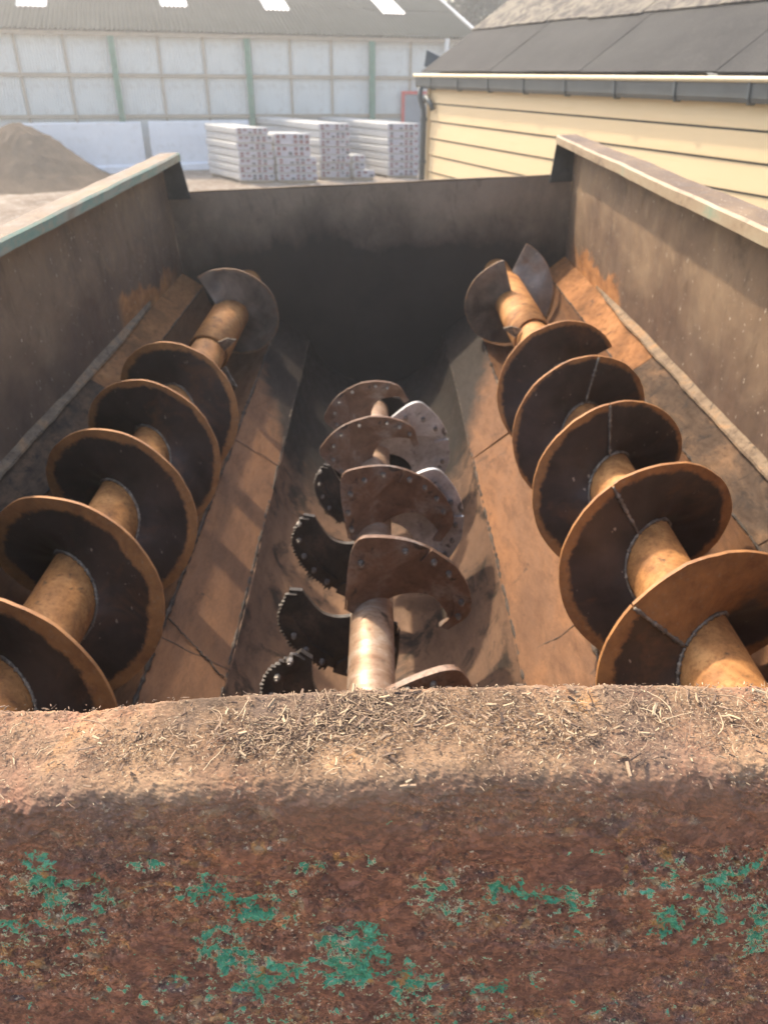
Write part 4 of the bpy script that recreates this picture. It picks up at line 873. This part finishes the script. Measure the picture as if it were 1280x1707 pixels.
    gran = n.m('SUBTRACT', 1.0, smoo)
    lump = n.noise(58, 3, 0.55, n.map(loc=(13, 1, 2)), 0.4)
    rc = n.mix(n.m('MULTIPLY', gran, n.ramp(lump, (0.56, 0), (0.62, 0.8))), rc, n.ramp(n.noise(33, 2, 0.5, n.map(loc=(1, 14, 2))), (0.35, (0.10, 0.07, 0.068)), (0.48, (0.40, 0.20, 0.07)), (0.58, (0.34, 0.24, 0.14)), (0.68, (0.10, 0.055, 0.045))))
    rc = n.mix(n.m('MULTIPLY', gran, n.ramp(n.noise(190, 3, 0.6, n.map(loc=(3, 15, 2))), (0.62, 0), (0.67, 0.9))), rc, (0.56, 0.44, 0.29))
    rc = n.mix(n.m('MULTIPLY', smoo, 0.75), rc, n.ramp(mid, (0.3, (0.135, 0.057, 0.036)), (0.7, (0.26, 0.105, 0.056))))
    for vs_, amt in ((110, 0.35), (260, 0.45)):
        cell = n.xyz(n.vor(vs_, W_, out=1))[0]
        rc = n.mix(amt, rc, n.mix(cell, (0.14, 0.14, 0.15), (0.88, 0.84, 0.80)), 'OVERLAY')
    gc = n.mix(0.6, n.ramp(sml, (0.3, (0.028, 0.13, 0.066)), (0.52, (0.062, 0.255, 0.132)), (0.72, (0.14, 0.40, 0.225))), n.mix(n.ramp(fine, (0.3, 0), (0.7, 1)), (0.15, 0.15, 0.15), (0.85, 0.85, 0.85)), 'OVERLAY')
    spot = n.m('MULTIPLY', n.ramp(n.noise(60, 3, 0.5, n.map(loc=(8, 8, 8))), (0.62, 0), (0.66, 1)), 1.0)
    gc = n.mix(spot, gc, (0.36, 0.17, 0.05))
    c = n.mix(paint, rc, gc)
    c = n.mix(n.m('MULTIPLY', edge, n.ramp(n.noise(15, 3, 0.5, n.map(loc=(3, 3, 3))), (0.42, 0.0), (0.56, 0.9))), c, n.mix(n.noise(40, 2, 0.5), (0.66, 0.58, 0.40), (0.60, 0.46, 0.20)))
    c = n.mix(n.ramp(n.noise(150, 3, 0.6, n.map(loc=(5, 1, 5))), (0.70, 0), (0.74, 0.8)), c, (0.55, 0.47, 0.33))
    # dust and ground-in wood litter on the upper side
    topm = n.ramp(n.m('ADD', n.m('MULTIPLY', z, -1.0), n.m('MULTIPLY', n.m('SUBTRACT', n.noise(14, 5, 0.7, W_), 0.5), 0.05)), (0.478, 1), (0.498, 0))
    tc = n.ramp(n.noise(10, 5, 0.65, n.map(loc=(2, 5, 2)), 0.5), (0.32, (0.085, 0.058, 0.040)), (0.46, (0.20, 0.128, 0.080)), (0.58, (0.32, 0.212, 0.128)), (0.68, (0.42, 0.22, 0.080)))
    tc = n.mix(n.ramp(n.noise(6, 5, 0.6, n.map(loc=(9, 2, 1))), (0.46, 0), (0.60, 0.8)), tc, (0.120, 0.088, 0.072))
    fib = n.noise(210, 5, 0.75, n.map(sc=(0.7, 1.2, 1), rot=(0, 0, 0.5)), 0.5)
    tc = n.mix(0.75, tc, n.mix(fib, (0.02, 0.02, 0.02), (0.98, 0.95, 0.9)), 'OVERLAY')
    tc = n.mix(n.ramp(fib, (0.60, 0), (0.68, 0.6)), tc, (0.50, 0.37, 0.22))
    dust = n.ramp(n.m('ADD', n.m('MULTIPLY', z, -1.0), n.m('MULTIPLY', n.m('SUBTRACT', sml, 0.5), 0.10)), (0.490, 0.55), (0.580, 0.0))
    c = n.mix(dust, c, (0.26, 0.150, 0.090))
    c = n.mix(topm, c, tc)
    # relief: scale plates and pits, paint standing proud, fibrous dirt on top
    pits = n.ramp(n.vor(75, W_), (0.0, 0.0), (0.5, 1.0))
    hr = n.m('ADD', n.m('ADD', n.m('MULTIPLY', mid, 0.0060), n.m('MULTIPLY', sml, 0.0080)), n.m('ADD', n.m('MULTIPLY', n.m('MULTIPLY', fine, n.m('ADD', n.m('MULTIPLY', gran, 0.75), 0.25)), 0.0075), n.m('ADD', n.m('MULTIPLY', pits, 0.0012), n.m('MULTIPLY', n.m('MULTIPLY', gran, n.ramp(lump, (0.5, 0), (0.62, 1))), 0.0022))))
    hp_ = n.m('ADD', n.m('MULTIPLY', paint, 0.0018), n.m('MULTIPLY', n.m('MULTIPLY', paint, n.ramp(n.vor(110, W_), (0.0, 1.0), (0.55, 0.0))), 0.0024))
    scale_step = n.m('MULTIPLY', n.ramp(n.noise(9, 4, 0.6, n.map(loc=(4, 4, 4)), 0.6), (0.50, 0), (0.515, 1)), 0.0014)
    hf = n.m('ADD', n.m('ADD', hr, hp_), scale_step)
    ht = n.m('ADD', n.m('ADD', n.m('MULTIPLY', mid, 0.0050), n.m('MULTIPLY', sml, 0.0022)), n.m('ADD', n.m('MULTIPLY', fib, 0.0045), n.m('MULTIPLY', grit, 0.0020)))
    h = n.m('ADD', n.m('MULTIPLY', hf, n.m('SUBTRACT', 1.0, topm)), n.m('MULTIPLY', ht, topm))
    d = n.t.nodes.new('ShaderNodeDisplacement'); d.inputs['Midlevel'].default_value = 0.004; d.inputs['Scale'].default_value = 1.0
    n.put(d.inputs['Height'], h); n.t.links.new(d.outputs[0], n.t.nodes['Material Output'].inputs['Displacement'])
    n.mat.displacement_method = 'DISPLACEMENT'
    return n.out(c, n.mix(n.m('MULTIPLY', paint, n.m('SUBTRACT', 1.0, topm)), n.mix(topm, 0.72, 0.95), 0.38))
rad = 0.028
prof = []
for k in range(6): prof.append((YB1+0.004, DB+0.045-0.035*k/6))
for k in range(5): a = PI/2*k/5; prof.append((YB1+0.004-0.010*(1-math.cos(a)) , DB+0.010-0.010*math.sin(a)))
nt = 125
for k in range(nt): prof.append((YB1-0.006-(YB1-0.006-YB0-rad)*k/nt, DB))
for k in range(46): a = PI/2*k/46; prof.append((YB0+rad-rad*math.sin(a), DB+rad*(1-math.cos(a))))
nf = 440
for k in range(nf+1): prof.append((YB0+0.004*math.sin(k/nf*5), DB+rad+(0.44)*k/nf))
prof += [(YB0+0.002, 1.15), (YB0+0.002, 1.95)]
xb = np.concatenate([np.linspace(-WH-0.03, -0.50, 50), np.linspace(-0.4987, 0.62, 1180), np.linspace(0.63, WH+0.03, 45)])
bx = np.array([-1.3, -0.38, -0.24, -0.20, -0.14, -0.05, 0.05, 0.15, 0.30, 0.45, 1.3]); bz = np.array([0.000, 0.000, -0.003, -0.004, 0.001, 0.004, 0.003, 0.001, -0.004, -0.008, -0.010])
XX = np.repeat(xb, len(prof)).reshape(len(xb), len(prof)); PY = np.array([p[0] for p in prof])[None, :]; PD = np.array([p[1] for p in prof])[None, :]
low = np.array([[mnoise.noise((float(x)*5, p[0]*5, p[1]*5)) for p in prof[::8]] for x in xb[::8]])
def up8(a, n0, n1):
    r = np.array([np.interp(np.arange(n1), np.arange(0, a.shape[1])*8, row) for row in a]); return np.array([np.interp(np.arange(n0), np.arange(0, a.shape[0])*8, col) for col in r.T]).T
low = up8(low, len(xb), len(prof))
dz = np.interp(xb, bx, bz)[:, None]*np.clip((0.62-PD)/0.14, 0, 1)
Yv = PY+low*0.004*np.ones_like(XX); Zv = -PD+dz+low*0.003
V = np.stack([XX, Yv, Zv], -1).reshape(-1, 3); n0, n1 = XX.shape
ii, jj = np.meshgrid(np.arange(n0-1), np.arange(n1-1), indexing='ij'); a = (ii*n1+jj).ravel(); Fq = np.stack([a, a+1, a+n1+1, a+n1], -1)
me = bpy.data.meshes.new('front_beam'); me.vertices.add(len(V)); me.vertices.foreach_set('co', V.astype(np.float32).ravel())
me.loops.add(Fq.size); me.loops.foreach_set('vertex_index', Fq.astype(np.int32).ravel()); me.polygons.add(len(Fq))
me.polygons.foreach_set('loop_start', np.arange(0, Fq.size, 4, dtype=np.int32)); me.polygons.foreach_set('loop_total', np.full(len(Fq), 4, dtype=np.int32))
me.polygons.foreach_set('use_smooth', np.ones(len(Fq), dtype=bool)); me.materials.append(m_beam()); me.update(); me.validate()
if me.polygons[len(Fq)//2].normal.y > 0: me.flip_normals()
ob('front_beam', me, hop, HOFF)

# ------------------------------------------------------------------ wood litter on the beam
def m_chip():
    n = NT('wood_litter', 0.9, spec=0.15); g = n.t.nodes.new('ShaderNodeNewGeometry').outputs['Random Per Island']
    c = n.ramp(g, (0.0, (0.06, 0.042, 0.034)), (0.2, (0.16, 0.11, 0.08)), (0.5, (0.29, 0.20, 0.135)), (0.82, (0.36, 0.26, 0.165)), (1.0, (0.52, 0.405, 0.26)))
    return n.out(n.mix(0.3, c, n.mix(n.noise(700, 3, 0.7), (0, 0, 0), (1, 1, 1)), 'OVERLAY'))
M_CHIP = m_chip()
def chip_verts(rg, L, W, T):
    b = rg.gauss(0, 0.16)*L; v = []
    for k, sx in enumerate((-0.5, 0.0, 0.5)):
        ww = W*(0.55+0.5*rg.random()) if k != 1 else W; off = b*(1-4*sx*sx)*0.4
        v += [(sx*L, off-ww/2, 0), (sx*L, off+ww/2, 0), (sx*L, off+ww/2*0.8, T), (sx*L, off-ww/2*0.8, T)]
    f = [(0,1,2,3), (8,11,10,9)]
    for k in (0, 4): f += [(k, k+4, k+5, k+1), (k+1, k+5, k+6, k+2), (k+2, k+6, k+7, k+3), (k+3, k+7, k+4, k)]
    return v, f
def beam_z(x, y): return -DB+float(np.interp(x, bx, bz))+0.003*mnoise.noise((x*5, y*5, DB*5))
rg = random.Random(3); lv = []; lf = []
clumps = [(0.02, 0.43, 0.035), (-0.04, 0.425, 0.025), (0.06, 0.455, 0.03), (-0.30, 0.44, 0.05), (0.30, 0.44, 0.06), (0.42, 0.43, 0.05), (0.20, 0.425, 0.04), (-0.14, 0.42, 0.03), (0.12, 0.45, 0.05)]
def spot_xy():
    while True:
        if rg.random() < 0.64:
            cx, cy, cr = rg.choice(clumps); x, y = rg.gauss(cx, cr), rg.gauss(cy, cr*0.5)
        else: x, y = rg.uniform(-0.42, 0.56), rg.uniform(YB0+0.006, YB1-0.003)
        if YB0+0.004 < y < YB1-0.004 and -0.43 < x < 0.56:
            if x < -0.05 and rg.random() < 0.35: continue
            if rg.random() < smooth01((y-YB0+0.012)/0.05)+0.1: return x, y
def surf(x, y):
    z = beam_z(x, y)
    if y < YB0+rad: q = (YB0+rad-y)/rad; z -= rad*(1-math.sqrt(max(0, 1-min(q, 1)**2)))
    return z
for k in range(11000):
    x, y = spot_xy(); L = min(0.014, 0.0010+rg.expovariate(1/(0.0011 if rg.random() < 0.93 else 0.0036))); W = min(0.0026, 0.0004+rg.random()*0.26*L); T = W*rg.uniform(0.25, 0.6)+0.0002
    v, f = chip_verts(rg, L, W, T); Mx = Matrix.Translation((x, y, surf(x, y)+rg.uniform(-0.0004, 0.0016))) @ Matrix.Rotation(rg.random()*2*PI, 4, 'Z') @ Matrix.Rotation(rg.gauss(0, 0.22), 4, 'Y') @ Matrix.Rotation(rg.gauss(0, 0.5), 4, 'X')
    n0_ = len(lv); lv += [Mx @ Vector(p) for p in v]; lf += [tuple(i+n0_ for i in q) for q in f]
for k in range(300):
    cx, cy, cr = rg.choice(clumps[:6]); x, y = rg.gauss(cx, cr*0.9), rg.gauss(cy, cr*0.45)
    if not (YB0+0.01 < y < YB1-0.006): continue
    a = rg.random()*2*PI; L = rg.uniform(0.008, 0.030); cv = rg.gauss(0, 1.1); pts = []
    for q in range(7):
        aa = a+cv*(q/6-0.5); pts.append((x, y, surf(x, min(max(y, YB0+0.002), YB1))+0.0012+0.002*rg.random())); x += math.cos(aa)*L/6; y += math.sin(aa)*L/6
        if not (YB0+0.003 < y < YB1-0.003): break
    if len(pts) > 2:
        b = MB().tube(pts, rg.uniform(0.0002, 0.00048), 4); n0_ = len(lv); lv += b.v; lf += [tuple(i+n0_ for i in q) for q in b.f]
lit = ob('wood_litter', mesh(lv, lf, M_CHIP, name='wood_litter')); lit.matrix_world = HM
tag(lit, 'fine wood chips and fibres scattered over the dusty top of the front beam', 'wood litter', kind='stuff')
M_SPL = m_simple('pale_splinter', (0.42, 0.30, 0.18), 0.25, 90, 0.8)
for k in range(26):
    x, y = spot_xy(); v, f = chip_verts(rg, rg.uniform(0.005, 0.011), rg.uniform(0.0010, 0.0026), rg.uniform(0.0006, 0.0014))
    o = ob('wood_splinter', mesh(v, f, M_SPL, name='wood_splinter'))
    o.matrix_world = HM @ Matrix.Translation((x, y, surf(x, y)+0.0016)) @ Matrix.Rotation(rg.random()*2*PI, 4, 'Z') @ Matrix.Rotation(rg.gauss(0, 0.15), 4, 'Y')
    tag(o, 'pale wood splinter lying among the litter on top of the front beam', 'splinter', 'larger splinters on the beam')

# ------------------------------------------------------------------ thin volume added over the yard to stand in for lens glare
hz = NT('glare_veil'); hz.t.nodes.remove(hz.b); pvn = hz.t.nodes.new('ShaderNodeVolumePrincipled')
pvn.inputs['Color'].default_value = (1.0, 0.97, 0.92, 1); pvn.inputs['Density'].default_value = 0.0064; pvn.inputs['Anisotropy'].default_value = 0.55
hz.t.links.new(pvn.outputs[0], hz.t.nodes['Material Output'].inputs['Volume'])
glare_haze = MB().box((-95, -35, -1.0), (95, 100, 15.0)).build('glare_haze', hz.mat); tag(glare_haze, kind='stuff')

# ------------------------------------------------------------------ dark strand added to trace a residue-filled crack on the left slope
M_CRACK = m_simple('dark_crack', (0.035, 0.026, 0.02), 0.3, 60, 0.9)
pts = []
for k in range(70):
    q = k/69; tt = 0.03+0.9*q; x_ = -(lipp[0]-0.006+(0.432-lipp[0])*tt); D_ = lipp[1]+0.006+(1.546-lipp[1])*tt
    pts.append((x_, 1.72-0.12*q+0.018*mnoise.noise((q*5, 2, 1))+0.006*mnoise.noise((q*23, 2, 1)), -D_+0.006+0.004*abs(mnoise.noise((q*9, 5, 5)))))
tw = MB().tube(pts, [0.0028*(0.7+0.8*abs(mnoise.noise((k*0.4, 1, 8)))) for k in range(70)], 6).build('crack', M_CRACK, smooth=True); tw.matrix_world = HM
tag(tw, 'dark strand tracing a crack across the sloping floor plate beside the left auger', 'crack')
